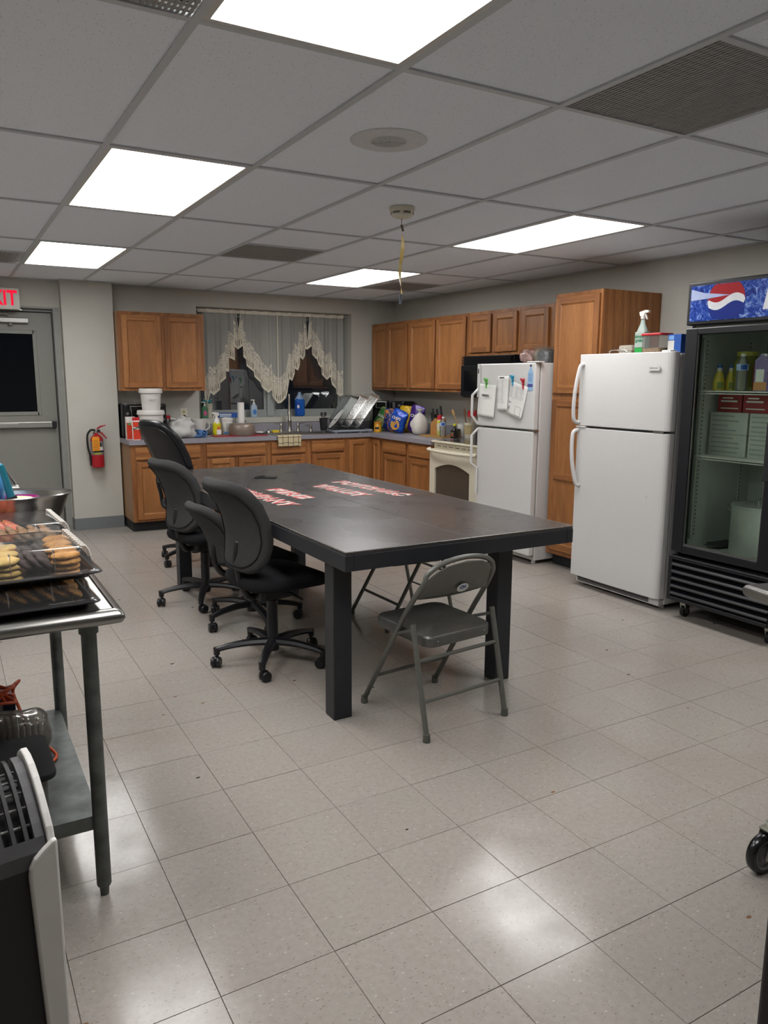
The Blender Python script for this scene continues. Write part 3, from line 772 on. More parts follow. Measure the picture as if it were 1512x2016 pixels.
# ---- older refrigerator
def feet(par, pts, m):
    for x, y in pts: MB().lathe([(.018, 0), (.018, .035)], 12, c=(x, y, 0)).obj('foot', m, par)
m_gasket = mat('gasket_grey', '8f8e8a', .7)  # grey door seal of both refrigerators
f1 = thing('refrigerator', 'older white top-freezer refrigerator with papers clipped to its door', 'refrigerator', (3.985, 5.345, 0), RR)
W1 = .722
B(.004, W1-.002, .062, .74, .03, 1.60).obj('body', m_whitep if False else m_white, f1, bevel=.006)
B(.01, W1-.01, .05, .062, .06, 1.585).obj('gasket', m_gasket, f1)
fz = B(0, W1, 0, .05, 1.083, 1.60).obj('freezer_door', m_white, f1, bevel=.008)
fd = B(0, W1, 0, .05, .075, 1.068).obj('fridge_door', m_white, f1, bevel=.008)
MB().box(.01, W1-.01, .065, .08, .035, .07).obj('base_grille', m_blackm, f1)
# side-mounted strip handles
def strip(par, pts):
    b = MB(); b.tube(pts, .011, 6); o = b.obj('handle', m_white, par, bevel=0, smooth='auto'); return o
B(-.002, .03, -.012, 0, 1.32, 1.60).obj('handle_trim', m_white, fz, bevel=.003)
B(.008, .02, -.014, -.012, 1.52, 1.56).obj('emblem', m_blackm, fz)
strip(fz, [(.01, -.006, 1.39), (-.012, -.05, 1.34), (-.012, -.055, 1.17), (.012, -.006, 1.095)])
strip(fd, [(.02, -.006, 1.055), (-.008, -.05, 1.0), (-.008, -.052, .76), (.02, -.012, .72), (.02, -.012, .50)])
MB().lathe([(.006, 0), (.006, .006)], 10).xf(0, frame((.66, 0, .45), (1, 0, 0), (0, 0, 1))).obj('door_plug', m_white, fd)
B(.66, .74, .005, .045, 1.069, 1.082).obj('hinge', m_steel, f1)
B(.62, .76, .0, .06, 1.6, 1.612).obj('top_hinge_cover', m_white, f1, bevel=.004)
feet(f1, [(.05, .1), (W1-.05, .1), (.05, .68), (W1-.05, .68)], m_white)
# ---- newer refrigerator
W2 = .80
f2 = thing('refrigerator', 'newer white refrigerator with curved handles, next to the drinks cooler', 'refrigerator', (3.90, 4.06, 0), RR)
B(.004, W2-.006, .075, .76, .03, 1.635).obj('body', m_white, f2, bevel=.006)
B(.012, W2-.014, .062, .075, .06, 1.62).obj('gasket', m_gasket, f2)
def fdoor(z0, z1, nm):
    b = MB(); poly = [(0, .062), (0, .012)]+[(.012*(1-math.cos(R_(k*22.5))), .012*(1-math.sin(R_(k*22.5)))) for k in range(1, 5)]
    poly += [(W2*k/10, .0-.006*math.sin(math.pi*k/10)) for k in range(1, 9)]+[(W2-.055+.05*math.sin(R_(k*18)), .035*(1-math.cos(R_(k*18)))) for k in range(0, 6)]+[(W2, .062)]
    b.prism(poly, z0, z1); return b.obj(nm, m_white, f2, bevel=.004)
fz = fdoor(1.155, 1.645, 'freezer_door'); fd = fdoor(.075, 1.14, 'fridge_door')
def bow(par, z0, z1, zt):
    pts = sm([(.045, -.004, z1), (.035, -.03, z1-.03), (.02, -.052, (z0+z1)/2), (.012, -.045, z0+.03), (.02, -.004, z0)] if zt else [(.02, -.004, z1), (.012, -.045, z1-.03), (.02, -.052, (z0+z1)/2), (.04, -.03, z0+.03), (.05, -.004, z0)], 8)
    b = MB(); b.tube(pts, .014, 8); b.obj('handle', m_white, par, smooth=True)
bow(fz, 1.175, 1.58, True); bow(fd, .73, 1.125, False)
B(.0, .09, -.008, 0.01, 1.142, 1.153).obj('hinge_cap', m_white, f2)
bd = MB().prism(rrect(-.045, .045, -.016, .016, .006), 0, .003).xf(0, FRONT(.665, -.0095, 1.545)).obj('badge', mat('badge', 'c9c8c4', .3), fz)
text('FRIGIDAIRE', .0125, m_inkg, FRONT(.665, -.0128, 1.545), fz, 'lettering')
MB().lathe([(.006, 0), (.006, .006)], 10).xf(0, frame((.66, -.002, .73), (1, 0, 0), (0, 0, 1))).obj('door_plug', m_white, fd)
b = MB()
for k in range(4): b.box(.05, W2-.1, .03, .06, .035+k*.009, .0385+k*.009)
b.obj('base_grille_slat', m_blackm, f2); B(.03, W2-.02, .035, .075, .022, .074).obj('base_grille', m_white, f2, bevel=.006)
B(W2-.1, W2-.03, .005, .06, 1.64, 1.655).obj('top_hinge_cover', m_white, f2, bevel=.004); B(W2-.12, W2-.04, .0, .05, 1.141, 1.154).obj('hinge', m_steel, f2)
feet(f2, [(.05, .1), (W2-.05, .1), (.05, .7), (W2-.05, .7)], m_white)
# ---- drinks cooler
m_ck = mat('cooler_black', '14161b', .35, var=.06); m_liner = mat('cooler_liner', 'b9bcb6', .5, var=.03)
WC = .72; DC = .72
cl = thing('drinks_cooler', 'black glass-door drinks cooler with a lit-style globe sign on top', 'cooler', (3.885, 3.175, 0), RR)
b = MB(); b.box(0, .02, .055, DC, .10, 2.02); b.box(WC-.02, WC, .055, DC, .10, 2.02); b.box(.02, WC-.02, .055, DC, 1.99, 2.02); b.box(.02, WC-.02, .055, DC, .10, .13); b.box(.02, WC-.02, DC-.02, DC, .13, 1.99)
b.obj('cabinet_shell', m_ck, cl, bevel=.004)
b = MB(); x0, x1 = .05, WC-.05
b.box(.02, x0, .06, DC-.02, .44, 1.78); b.box(x1, WC-.02, .06, DC-.02, .44, 1.78); b.box(x0, x1, DC-.07, DC-.02, .44, 1.78); b.box(.02, WC-.02, .06, DC-.02, 1.78, 1.82); b.box(.02, WC-.02, .06, DC-.02, .41, .44)
b.obj('liner', m_liner, cl)
for (x, y) in ((x0+.002, .14), (x1-.002, .14), (x0+.002, .55), (x0+.24, DC-.073)):
    b = MB(); b.box(x-.002, x+.002, y-.012, y+.012, .5, 1.74); b.obj('shelf_standard', m_liner, cl)
    b = MB()
    for k in range(48): b.box(x-.0028, x+.0028, y-.003, y+.003, .52+k*.025, .532+k*.025)
    b.obj('shelf_slot', m_blackm, cl)
dr_ = MB(); fw = .062
dr_.box(.003, .085, 0, .05, .425, 1.775); dr_.box(WC-.13, WC-.003, 0, .05, .425, 1.775); dr_.box(.085, WC-.13, 0, .05, .425, .475); dr_.box(.085, WC-.13, 0, .05, 1.735, 1.775)
cd_ = dr_.obj('door', m_ck, cl, bevel=.006)
B(.085, WC-.13, .018, .022, .475, 1.735).obj('glass', clear('cooler_glass', 'eaf0ec', .10, .01), cd_)
b = MB(); b.box(.085, .092, .008, .016, .475, 1.735); b.box(WC-.137, WC-.13, .008, .016, .475, 1.735); b.box(.092, WC-.137, .008, .016, .475, .482)
b.obj('glazing_strip', m_steel, cd_)
b = MB(); b.box(WC-.115, WC-.075, -.045, -.012, .93, 1.25); b.box(WC-.109, WC-.081, -.012, 0, .95, .99); b.box(WC-.109, WC-.081, -.012, 0, 1.19, 1.23)
b.obj('handle', m_blackm, cd_, bevel=.006)
# header sign
B(0, WC, .0, .055, 1.79, 2.035).obj('sign_frame', m_ck, cl, bevel=.008)
def sign_mat():
    s = N('splash_print'); v = s.coord((1, 1, 1)); f = s.noise(v, 26, 6, .7, 1.5)
    s.set(s.ramp(f, [(.36, hexc('0b1f6e')), (.5, hexc('1c45a5')), (.60, hexc('6f8fcf')), (.70, hexc('c3cfe6'))]), .2); return s.m
sg = B(.025, WC-.02, -.004, 0, 1.812, 2.012).obj('sign_panel', sign_mat(), cl)
def flat(poly, m, name, par, y, th=.0006):
    b = MB(); b.prism(poly, y-th, y, 'y'); return b.obj(name, m, par)
cx_, cz_, r_ = .264, 1.915, .122
m_er = mat('sign_red', 'a3141f', .25); m_ew = mat('sign_white', 'dfe2e6', .25); m_eb = mat('sign_blue', '0a2a86', .25); m_es = mat('sign_pale_blue', 'aebbe0', .25)
def wave(u, off): return cz_+off+.022*math.sin(u*math.pi*1.0)
def clipz(z): return max(1.814, min(2.010, z))
arc_t = [(cx_+r_*math.cos(R_(a)), clipz(cz_+r_*math.sin(R_(a)))) for a in range(0, 181, 9)]
arc_b = [(cx_+r_*math.cos(R_(a)), clipz(cz_+r_*math.sin(R_(a)))) for a in range(180, 361, 9)]
flat(arc_t+arc_b[1:-1], m_eb, 'globe_blue', cl, -.0042)
def band(zlo, zhi, y, m, nm):
    n = 24; up = []; lo = []
    for k in range(n+1):
        u = -1+2*k/n; x = cx_+r_*u*.999; zz = math.sqrt(max(0, 1-u*u))*r_
        a, c = wave(u, zhi) if zhi is not None else cz_+zz, wave(u, zlo)
        a = min(a, cz_+zz); a = max(a, cz_-zz); c = max(min(c, cz_+zz), cz_-zz)
        up.append((x, clipz(a))); lo.append((x, clipz(c)))
    b = MB(); k0 = b.n(); b.v = [(x, y, z) for x, z in up]+[(x, y, z) for x, z in lo]
    for k in range(n): b.face((k0+k, k0+k+1, k0+n+2+k, k0+n+1+k))
    b.obj(nm, m, cl)
band(.012, None, -.0052, m_er, 'globe_red'); band(-.026, .016, -.0056, m_ew, 'globe_wave')
flat([(.03, 1.995), (.12, 1.968), (.29, 1.945), (.15, 1.935), (.03, 1.93)], m_es, 'sign_streak', cl, -.0060)  # pale blue streak across the sign
flat([(.525, 2.008), (WC-.025, 2.008), (WC-.025, 1.85), (.495, 1.85)], m_ew, 'sign_name_plate', cl, -.0045)
text('pepsi', .06, m_eb, FRONT(.61, -.0053, 1.93), cl, 'lettering', sx=.75)
# louvred lower grille, bowed forward
gb = MB(); gb.box(.0, .03, -.01, .05, .115, .40); gb.box(WC-.03, WC, -.01, .05, .115, .40); gb.box(.03, WC-.03, -.012, .05, .375, .40); gb.box(.03, WC-.03, -.012, .05, .115, .14); gb.box(.03, WC-.03, .03, .05, .14, .375)
gb.obj('grille_frame', m_ck, cl, bevel=.005)
for k in range(5):
    z = .15+k*.046
    MB().prism([(.028, z), (-.012, z+.002), (-.016, z+.010), (-.008, z+.02), (.028, z+.034)], .03, WC-.03, 'x').obj('slat', m_ck, cl)
for (x, y) in ((.07, .09), (WC-.07, .09), (.07, .62), (WC-.07, .62)):
    c_ = MB(); c_.prism([(math.cos(R_(a))*.033, math.sin(R_(a))*.033+.034) for a in range(0, 360, 20)], -.012, .012, 'x'); c_.xf(0, Matrix.Translation((x, y, 0)))
    co = c_.obj('caster', m_blackm, cl); 
    c_ = MB(); c_.box(-.02, .02, -.024, .03, .074, .099); c_.prism([(-.024, .095), (.03, .095), (.02, .05), (.005, .025), (-.006, .025), (-.016, .05)], -.019, -.014, 'x'); c_.prism([(-.024, .095), (.03, .095), (.02, .05), (.005, .025), (-.006, .025), (-.016, .05)], .014, .019, 'x')
    c_.xf(0, Matrix.Translation((x, y, 0))); c_.obj('caster_fork', m_steel, co)
m_fill = emit('cooler_fill_glow', 'eef4ec', 6.5)  # hidden glowing strip behind the right stile, added to brighten the interior
B(.054, .068, .095, .105, .50, 1.72).obj('lamp_cover', m_liner, cl); B(WC-.10, WC-.085, .056, .066, .50, 1.72).obj('added_fill_strip', m_fill, cl)
# wire shelves
def wshelf(z, nm='wire_shelf'):
    b = MB()
    for k in range(28): b.tube([(x0+.006+k*(x1-x0-.012)/27, .08, z), (x0+.006+k*(x1-x0-.012)/27, .62, z)], .0018, 4)
    b.tube([(x0+.002, .08, z-.003), (x1-.002, .08, z-.003)], .004, 6); b.tube([(x0+.002, .08, z-.016), (x1-.002, .08, z-.016)], .003, 6); b.tube([(x0+.002, .62, z-.003), (x1-.002, .62, z-.003)], .004, 6); b.tube([(x0+.002, .35, z-.003), (x1-.002, .35, z-.003)], .003, 6)
    return b.obj(nm, m_whitep, cl)
wshelf(1.41); wshelf(1.02)
# ================================================================ TABLE AND CHAIRS
TH = .785; TX0, TX1, TY0, TY1 = 1.355, 2.577, 2.672, 5.775
def table_mat():
    s = N('painted_table'); v = s.coord((1, 1, 1))
    a = s.noise(s.coord((1, .8, 1)), 1.3, 3, .5, .5)
    col = s.ramp(a, [(.3, hexc('2f2f31')), (.55, hexc('3b3836')), (.85, hexc('4c423c'))])
    sc = s.noise(s.coord((8, 1, 1)), 9, 3, .6, .3)
    col = s.mix(s.ramp(sc, [(.5, (0, 0, 0)), (.95, (.22,)*3)]), col, hexc('6a645f'))
    bl = s.noise(v, 2.6, 3, .5, 2)
    s.set(col, s.ramp(s.noise(v, 3, 2, .5), [(.25, (.24,)*3), (.75, (.33,)*3)]), 0, .7)
    s.bump(s.noise(s.coord((1, 1, 1)), 5, 2), .06, .002); return s.m
m_tt = table_mat(); m_tb = mat('table_black_paint', '1e2025', .45, var=.1, scale=10)
tb = thing('dining_table', 'large black painted wooden table with red and white lettering on top', 'table', ((TX0+TX1)/2, (TY0+TY1)/2, 0))
hw, hl = (TX1-TX0)/2, (TY1-TY0)/2
SE = .012
B(-hw+.002, SE-.0008, -hl+.002, hl-.002, TH-.014, TH).obj('tabletop_board', m_tt, tb, bevel=.002)
B(SE+.0008, hw-.002, -hl+.002, hl-.002, TH-.014, TH).obj('tabletop_board', m_tt, tb, bevel=.002)
z0, z1 = TH-.083, TH-.0142
B(-hw, -hw+.038, -hl, hl, z0, z1).obj('skirt_board', m_tb, tb, bevel=.003); B(hw-.038, hw, -hl, hl, z0, z1).obj('skirt_board', m_tb, tb, bevel=.003)
B(-hw+.038, hw-.038, -hl, -hl+.038, z0, z1).obj('skirt_board', m_tb, tb, bevel=.003); B(-hw+.038, hw-.038, hl-.038, hl, z0, z1).obj('skirt_board', m_tb, tb, bevel=.003)
m_te = mat('worn_edge', '77736c', .5, var=.3, scale=40)
b = MB()
for q in ((-hw, hw, -hl-.0008, -hl+.002), (-hw-.0008, -hw+.002, -hl, hl), (hw-.002, hw+.0008, -hl, hl)): b.box(*q, TH-.0035, TH-.0003)
b.obj('edge_band', m_te, tb, bevel=.001)
for (x, y) in ((1.42, 2.87), (2.305, 2.88), (1.42, 5.35), (2.305, 5.35)):
    B(x-.044-(TX0+TX1)/2, x+.044-(TX0+TX1)/2, y-.044-(TY0+TY1)/2, y+.044-(TY0+TY1)/2, 0, z0+.04 if False else z0).obj('leg', m_tb, tb, bevel=.004)
m_lr = mat('letter_red', 'b8484a', .5, var=.12, scale=30); m_lw = mat('letter_white', 'cfc5bd', .55, var=.1, scale=30)
def tabletext(s_, x, y, w, h, tilt=.10):
    for m, off, z in ((m_lw, .010, .0004), (m_lr, .0, .0016)):
        M = frame((x-(TX0+TX1)/2, y-(TY0+TY1)/2, TH+z), (tilt, -1, 0), (1, tilt, 0))
        o = text(s_, h, m, Matrix.Identity(4), None, 'lettering', .0003, off, space=1.08)
        xs1 = [v.co.x for v in o.data.vertices]; sx = w/(max(xs1)-min(xs1)); c = (max(xs1)+min(xs1))/2
        ys1 = [v.co.y for v in o.data.vertices]; sy = h/(max(ys1)-min(ys1)); c2 = (max(ys1)+min(ys1))/2
        o.data.transform(Matrix.Diagonal((sx, sy, 1, 1)) @ Matrix.Translation((-c, -c2, 0))); o.data.transform(M); o.parent = tb
tabletext('POTOMAC', 2.33, 4.24, .76, .125); tabletext('VALLEY', 2.12, 4.24, .58, .125)
tabletext('FIRE', 1.785, 4.26, .46, .11, .07); tabletext('COMPANY', 1.595, 4.22, .78, .12, .07)
ph = thing('black_phone', 'small black flat device lying on the far part of the table', 'phone', (1.93, 5.03, TH+.0005), R_(-35))
MB().prism(rrect(-.075, .075, -.035, .035, .01), 0, .009).obj('case', m_black, ph, bevel=.002)
MB().prism(rrect(-.07, .07, -.031, .031, .007), .009, .0096).obj('screen', mat('dark_screen', '0b0c10', .1), ph)
# ---- office chairs
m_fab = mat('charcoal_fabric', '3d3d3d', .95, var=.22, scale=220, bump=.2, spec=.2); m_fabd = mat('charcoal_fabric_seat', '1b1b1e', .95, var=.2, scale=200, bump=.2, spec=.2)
m_lea = mat('black_leather', '131419', .32, var=.08, scale=30, bump=.05)
m_bp = mat('base_black_plastic', '141519', .38, var=.05)
def office_chair(label, loc, rot, prof, bw, bt, seat_z, m_back, m_seat, base_rot, group, arms=False, sw=.48, sd=.46, post=(-.22, .0), bexp=.55):
    """faces +x; prof = centre line (x, z) of the backrest from bottom to top"""
    t = thing('office_chair', label, 'chair', loc, rot, group)
    P = [Vector((x, 0, z)) for x, z in prof]; L = [0]
    for a, b_ in zip(P, P[1:]): L.append(L[-1]+(b_-a).length)
    H = L[-1]
    def curve(sv):
        sv = max(0, min(H-1e-6, sv))
        for i in range(len(P)-1):
            if sv <= L[i+1]:
                k = (sv-L[i])/(L[i+1]-L[i]); k2 = k
                p = P[i].lerp(P[i+1], k); t0 = (P[min(i+1, len(P)-1)]-P[i]).normalized()
                tn = (P[min(i+2, len(P)-1)]-P[i+1]).normalized() if i+2 < len(P) else t0
                tp = (P[i]-P[i-1]).normalized() if i > 0 else t0
                tv = (tp.lerp(t0, .5+k)).normalized() if k < .5 else (t0.lerp(tn, k-.5)).normalized()
                return p, Vector((tv.z, 0, -tv.x))
        return P[-1], Vector((1, 0, 0))
    def fn(x, y, z):
        p, nrm = curve(z+H/2)
        yy = y*(1-.10*(abs(z)/(H/2))**2)
        q = p+nrm*(x-.03*(abs(y)/(bw/2))**2*-1)
        return q.x, yy, q.z
    b = MB(); b.sq(bt, bw, H, e1=bexp, e2=.62, nu=36, nv=26, fn=fn); bo = b.obj('backrest', m_back, t, smooth=True)
    # piping seam round the back shell
    ring = []
    for k in range(40):
        a = 2*math.pi*k/40
        y = bw/2*.90*math.copysign(abs(math.cos(a))**.62, math.cos(a)); z = H/2*.93*math.copysign(abs(math.sin(a))**.6, math.sin(a))
        ring.append(fn(-bt/2*.80, y, z))
    MB().tube(ring, .003, 5, closed=True).obj('piping', m_seat, bo)
    def sf(x, y, z):
        return x, y, z-.02*max(0, x/(sd/2))**3+.01*(y/(sw/2))**2
    b = MB(); b.sq(sd, sw, .09, e1=.6, e2=.55, nu=32, nv=12, fn=sf); so = b.obj('seat', m_seat, t, smooth=True); so.location = (.03, 0, seat_z)
    p0, _ = curve(.10)
    MB().tube(sm([(p0.x-.02, 0, p0.z+.06), (p0.x-.035, 0, p0.z-.06), (p0.x+.02, 0, seat_z-.075), (-.04, 0, seat_z-.065)], 5), [.02]*16, 8).obj('back_bracket', m_bp, t, smooth=True)
    b = MB(); b.prism(rrect(-.11, .13, -.09, .09, .03), seat_z-.095, seat_z-.042); b.tube([(.05, -.09, seat_z-.07), (.06, -.2, seat_z-.085)], .007, 6); b.tube([(.03, .09, seat_z-.07), (.03, .2, seat_z-.08)], .007, 6); b.obj('seat_mechanism', m_bp, t, bevel=.005)
    MB().lathe([(.014, .3), (.014, seat_z-.09)], 14).obj('piston', m_chrome, t, smooth='auto')
    MB().lathe([(.032, .065), (.034, .12), (.029, .13), (.029, .335), (.024, .34)], 18).obj('gas_cylinder', m_bp, t, smooth='auto')
    for k in range(5):
        a = base_rot+k*2*math.pi/5; c, s = math.cos(a), math.sin(a)
        pts = sm([(.02, 0, .115), (.12, 0, .118), (.22, 0, .105), (.29, 0, .085)], 4)
        b = MB(); b.tube(pts, [.030-.012*i/(len(pts)-1) for i in range(len(pts))], 8)
        for i in range(len(b.v)): 
            x, y, z = b.v[i]; b.v[i] = (x, y*1.0, .10+(z-.10)*.75)
        b.lathe([(.016, .062), (.018, .10)], 10, c=(.29, 0, 0)); b.xf(0, Matrix.Rotation(a, 4, 'Z')); b.obj('base_leg', m_bp, t, smooth='auto')
        w = MB(); wa = a+1.2+k
        for sgn in (-1, 1):
            kk = w.n(); w.lathe([(.005, -.010), (.022, -.011), (.027, -.005), (.0275, .004), (.022, .010), (.006, .010)], 18)
            w.xf(kk, Matrix.Translation((.015, sgn*.014, .0275)) @ Matrix.Rotation(math.pi/2, 4, 'X'))
        w.sq(.052, .02, .045, c=(.008, 0, .035), nu=12, nv=6); w.tube([(0, 0, .03), (0, 0, .07)], .006, 8)
        w.xf(0, Matrix.Translation((.29*c, .29*s, 0)) @ Matrix.Rotation(wa, 4, 'Z')); w.obj('caster', m_bp, t, smooth='auto')
    if arms:
        for sgn in (-1, 1):
            y = sgn*(sw/2+.03)
            pts = sm([(-.10, sgn*.18, seat_z-.06), (-.10, y, seat_z-.05), (-.12, y, seat_z+.05), (-.14, y, seat_z+.20), (0, y, seat_z+.235), (.15, y, seat_z+.215), (.16, y, seat_z+.05), (.10, y, seat_z-.05), (.08, sgn*.18, seat_z-.06)], 5)
            MB().tube(pts, .016, 8).obj('armrest', m_bp, t, smooth=True)
    return t
GC = 'office chairs along the left side of the black table'
S1 = [(-.20, .50), (-.165, .58), (-.15, .66), (-.165, .75), (-.20, .83), (-.255, .90), (-.325, .96)]
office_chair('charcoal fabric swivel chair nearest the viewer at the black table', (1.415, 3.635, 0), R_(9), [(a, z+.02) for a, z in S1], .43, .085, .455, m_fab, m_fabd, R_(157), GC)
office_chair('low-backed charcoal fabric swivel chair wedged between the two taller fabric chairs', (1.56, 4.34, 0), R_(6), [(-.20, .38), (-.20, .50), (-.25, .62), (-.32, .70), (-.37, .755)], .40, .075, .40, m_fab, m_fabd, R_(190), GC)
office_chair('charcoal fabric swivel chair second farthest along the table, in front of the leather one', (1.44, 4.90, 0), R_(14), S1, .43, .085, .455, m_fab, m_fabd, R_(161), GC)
office_chair('tall black leather office chair at the far end of the table', (1.71, 6.08, 0), R_(20), [(-.16, .52), (-.17, .70), (-.22, .86), (-.29, 1.0), (-.35, 1.09), (-.40, 1.15)], .46, .09, .48, m_lea, m_lea, R_(185), GC, arms=True, bexp=.6)
# ---- folding chairs
m_fold = mat('folding_chair_paint', '65655f', .38, .25, var=.05, scale=50); m_cap = mat('rubber_cap', '55564e', .8)
m_seatp = mat('folding_seat_paint', '545450', .3, .25, var=.08)
def folding_chair(label, loc, rot):
    t = thing('folding_chair', label, 'chair', loc, rot, 'grey metal folding chairs')
    r = .0115
    # continuous front-leg / back hoop tube (front is +y)
    left = [(-.21, .235, .02), (-.205, -.01, .42), (-.203, -.10, .555), (-.198, -.155, .64)]
    top = []
    for k in range(0, 13):
        a = R_(180-k*15); top.append((.19*math.cos(a)*(1 if abs(math.cos(a)) < .98 else 1), -.165-.028*math.sin(a), .65+.092*math.sin(a)**.8 if math.sin(a) > 0 else .65))
    right = [(-x, y, z) for x, y, z in reversed(left)]
    MB().tube(sm(left[:-1]+top+right[1:], 4), r, 10).obj('hoop_frame', m_fold, t, smooth=True)
    for s_ in (-1, 1):
        MB().tube([(s_*.222, -.235, .02), (s_*.222, -.135, .475)], r*1.05, 10).obj('rear_leg', m_fold, t, smooth='auto')
        MB().tube([(s_*.222, -.14, .45), (s_*.207, -.02, .405)], .007, 6).obj('link_bar', m_fold, t)
        for (x, y, dy) in ((s_*.21, .235, .0), (s_*.222, -.235, -.0)):
            MB().lathe([(.0155, 0), (.0165, .008), (.0145, .035)], 12, c=(x, y, 0)).obj('foot_cap', m_cap, t, smooth='auto')
    for (y, z, nm, x) in ((-.2045, .16, 'rear_stretcher', .222), (-.168, .325, 'rear_stretcher', .222), (.158, .155, 'front_stretcher', .206)):
        MB().tube([(-x, y, z), (x, y, z)], .0085, 8).obj(nm, m_fold, t, smooth='auto')
    # seat pan
    pl = rrect(-.185, .185, -.185, .20, .05, 6)
    sp_ = MB(); k = sp_.n(); n = len(pl)
    rings = [(1.0, .385), (1.0, .422), (.97, .430), (.88, .426), (.5, .419), (.1, .418)]
    for sc_, z in rings: sp_.v += [(x*sc_, (y-.007)*sc_+.007, z-.012*(y/.2)**2*(y < 0)) for x, y in pl]
    for j in range(len(rings)-1):
        for i in range(n): sp_.face((k+j*n+i, k+j*n+(i+1) % n, k+(j+1)*n+(i+1) % n, k+(j+1)*n+i))
    sp_.face([k+(len(rings)-1)*n+i for i in range(n)])
    sp_.obj('seat', m_seatp, t, smooth='auto')
    # curved back panel
    def bp(u, v):
        x = (u-.5)*2; w = .186*math.sqrt(max(0, 1-max(0, (v-.25)/.75)**2.6)) if v > .25 else .186+.006*(1-v/.25)
        z = .575+v*.155-.022*(1-v)*(x*x*-1+1)*.6; y = -.115-(z-.555)*.55-.012*(1-x*x)*-1
        return (x*w, y-.012*(1-x*x), z)
    MB().grid(bp, 24, 12).obj('back_panel', m_fold, t, smooth=True, solid=.004)
    for x in (-.13, .13): MB().lathe([(.003, 0), (.003, .002)], 8).xf(0, frame((x, -.187, .40), (1, 0, 0), (0, 0, 1))).obj('rivet', m_chrome, t)
    return t
ch = folding_chair('grey metal folding chair at the near end of the table', (1.817, 2.722, 0), R_(6))
M = Matrix(((1, 0, 0, .02), (0, .88, .47, -.1525), (0, -.47, .88, .598), (0, 0, 0, 1)))
Mf = frame((.03, -.153, .598), (1, 0, 0), (0, -.40, .917))
MB().prism([(.032*math.cos(R_(k*15)), .021*math.sin(R_(k*15))) for k in range(24)], .0, .0012).xf(0, Mf).obj('oval_sticker', mat('sticker', 'c9cbc4', .5), ch)
text('CH', .024, mat('sticker_blue', '1f3e86', .6), Mf @ Matrix.Translation((0, .003, .0018)), ch, 'lettering', .0003, .001)
folding_chair('grey metal folding chair on the far long side of the table, seen beneath it', (2.40, 3.96, 0), R_(92))
# ================================================================ THINGS ON THE COUNTER
Z = CT+.0008
def lab(par, m, x0, x1, z0, z1, y, name='label'): return B(x0, x1, y-.0006, y, z0, z1).obj(name, m, par)
def wrap(par, m, prof, a0, a1, name='label', c=(0, 0, 0), n=14):
    """label wrapped round a lathed body between angles a0..a1 (degrees)"""
    b = MB(); k = b.n()
    for r, z in prof:
        for i in range(n+1):
            a = R_(a0+(a1-a0)*i/n); b.v.append((c[0]+r*math.cos(a), c[1]+r*math.sin(a), c[2]+z))
    for j in range(len(prof)-1):
        for i in range(n): b.face((k+j*(n+1)+i, k+j*(n+1)+i+1, k+(j+1)*(n+1)+i+1, k+(j+1)*(n+1)+i))
    return b.obj(name, m, par, smooth=True)
m_wh = mat('white_pail', 'c9c7c2', .4, var=.02); m_orr = mat('label_red_orange', 'c4371f', .4, var=.1); m_lblw = mat('label_white', 'd6d4ce', .5)
m_yel = mat('yellow_plastic', 'd9cf2b', .35); m_blu = mat('blue_carton', '1f4f9e', .45, var=.1, scale=20)
m_grn = mat('green_plastic', '3f9a5b', .35); m_teal = mat('teal_cloth', '14757a', .8, var=.15)
m_bluel = clear('blue_liquid', '2b6fd0', .2, .05, .55, '2b6fc8')
# crackers box and powder canister
t = thing('cracker_box', 'tall red and white box at the left end of the counter', 'box', (1.560, 7.62, Z))
B(-.042, .042, -.03, .03, 0, .215).obj('carton', m_lblw, t, bevel=.001); lab(t, m_orr, -.041, .041, .005, .135, -.0302); lab(t, m_orr, -.041, -.0, .135, .16, -.0302); lab(t, m_grn, -.03, .0, .14, .155, -.0312)
t = thing('powder_canister', 'orange-red cleanser canister with a red cap at the left end of the counter', 'canister', (1.588, 7.50, Z))
MB().prism(rrect(-.037, .037, -.024, .024, .018), 0, .185).obj('body', m_lblw, t, bevel=.003); MB().prism(rrect(-.034, .034, -.021, .021, .016), .185, .215).obj('cap', m_red, t, bevel=.003)
lab(t, m_orr, -.034, .034, .008, .10, -.0242); lab(t, m_orr, -.034, .02, .125, .175, -.0242)
text('Acme', .034, m_ink, frame((-.002, -.0262, .118), (1, 0, .5), (-.5, 0, 1)), t, 'lettering', .0003, .001)
# countertop air fryer oven
t = thing('air_fryer', 'black countertop oven with a chrome rail behind the white pails', 'oven', (1.73, 7.86, Z))
MB().prism(rrect(-.215, .215, -.13, .145, .05), .012, .33).obj('body', m_mw, t, bevel=.012)
B(-.13, .13, -.138, -.13, .16, .30).obj('window', mat('oven_pane_black', '08090b', .08), t)
MB().tube([(-.15, -.14, .31), (-.15, -.155, .31), (.15, -.155, .31), (.15, -.14, .31)], .006, 8).obj('handle', m_chrome, t)
MB().tube([(-.14, -.145, .31), (-.125, -.145, .15), (.125, -.145, .15), (.14, -.145, .31)], .004, 6).obj('door_trim', m_chrome, t)
MB().prism(rrect(-.2, .2, -.115, .14, .05), .3305, .336).obj('top_trim', m_chrome, t)
for x in (-.17, .17):
    for z in (.24, .18): MB().lathe([(.016, 0), (.014, .012)], 14).xf(0, frame((x, -.131, z), (1, 0, 0), (0, 0, 1))).obj('knob', m_chrome, t)
for x in (-.18, .18): MB().lathe([(.012, 0), (.012, .0125)], 10, c=(x, -.09, 0)).obj('foot', m_blackm, t)
for x in (-.18, .18): MB().lathe([(.012, 0), (.012, .0125)], 10, c=(x, .12, 0)).obj('foot', m_blackm, t)
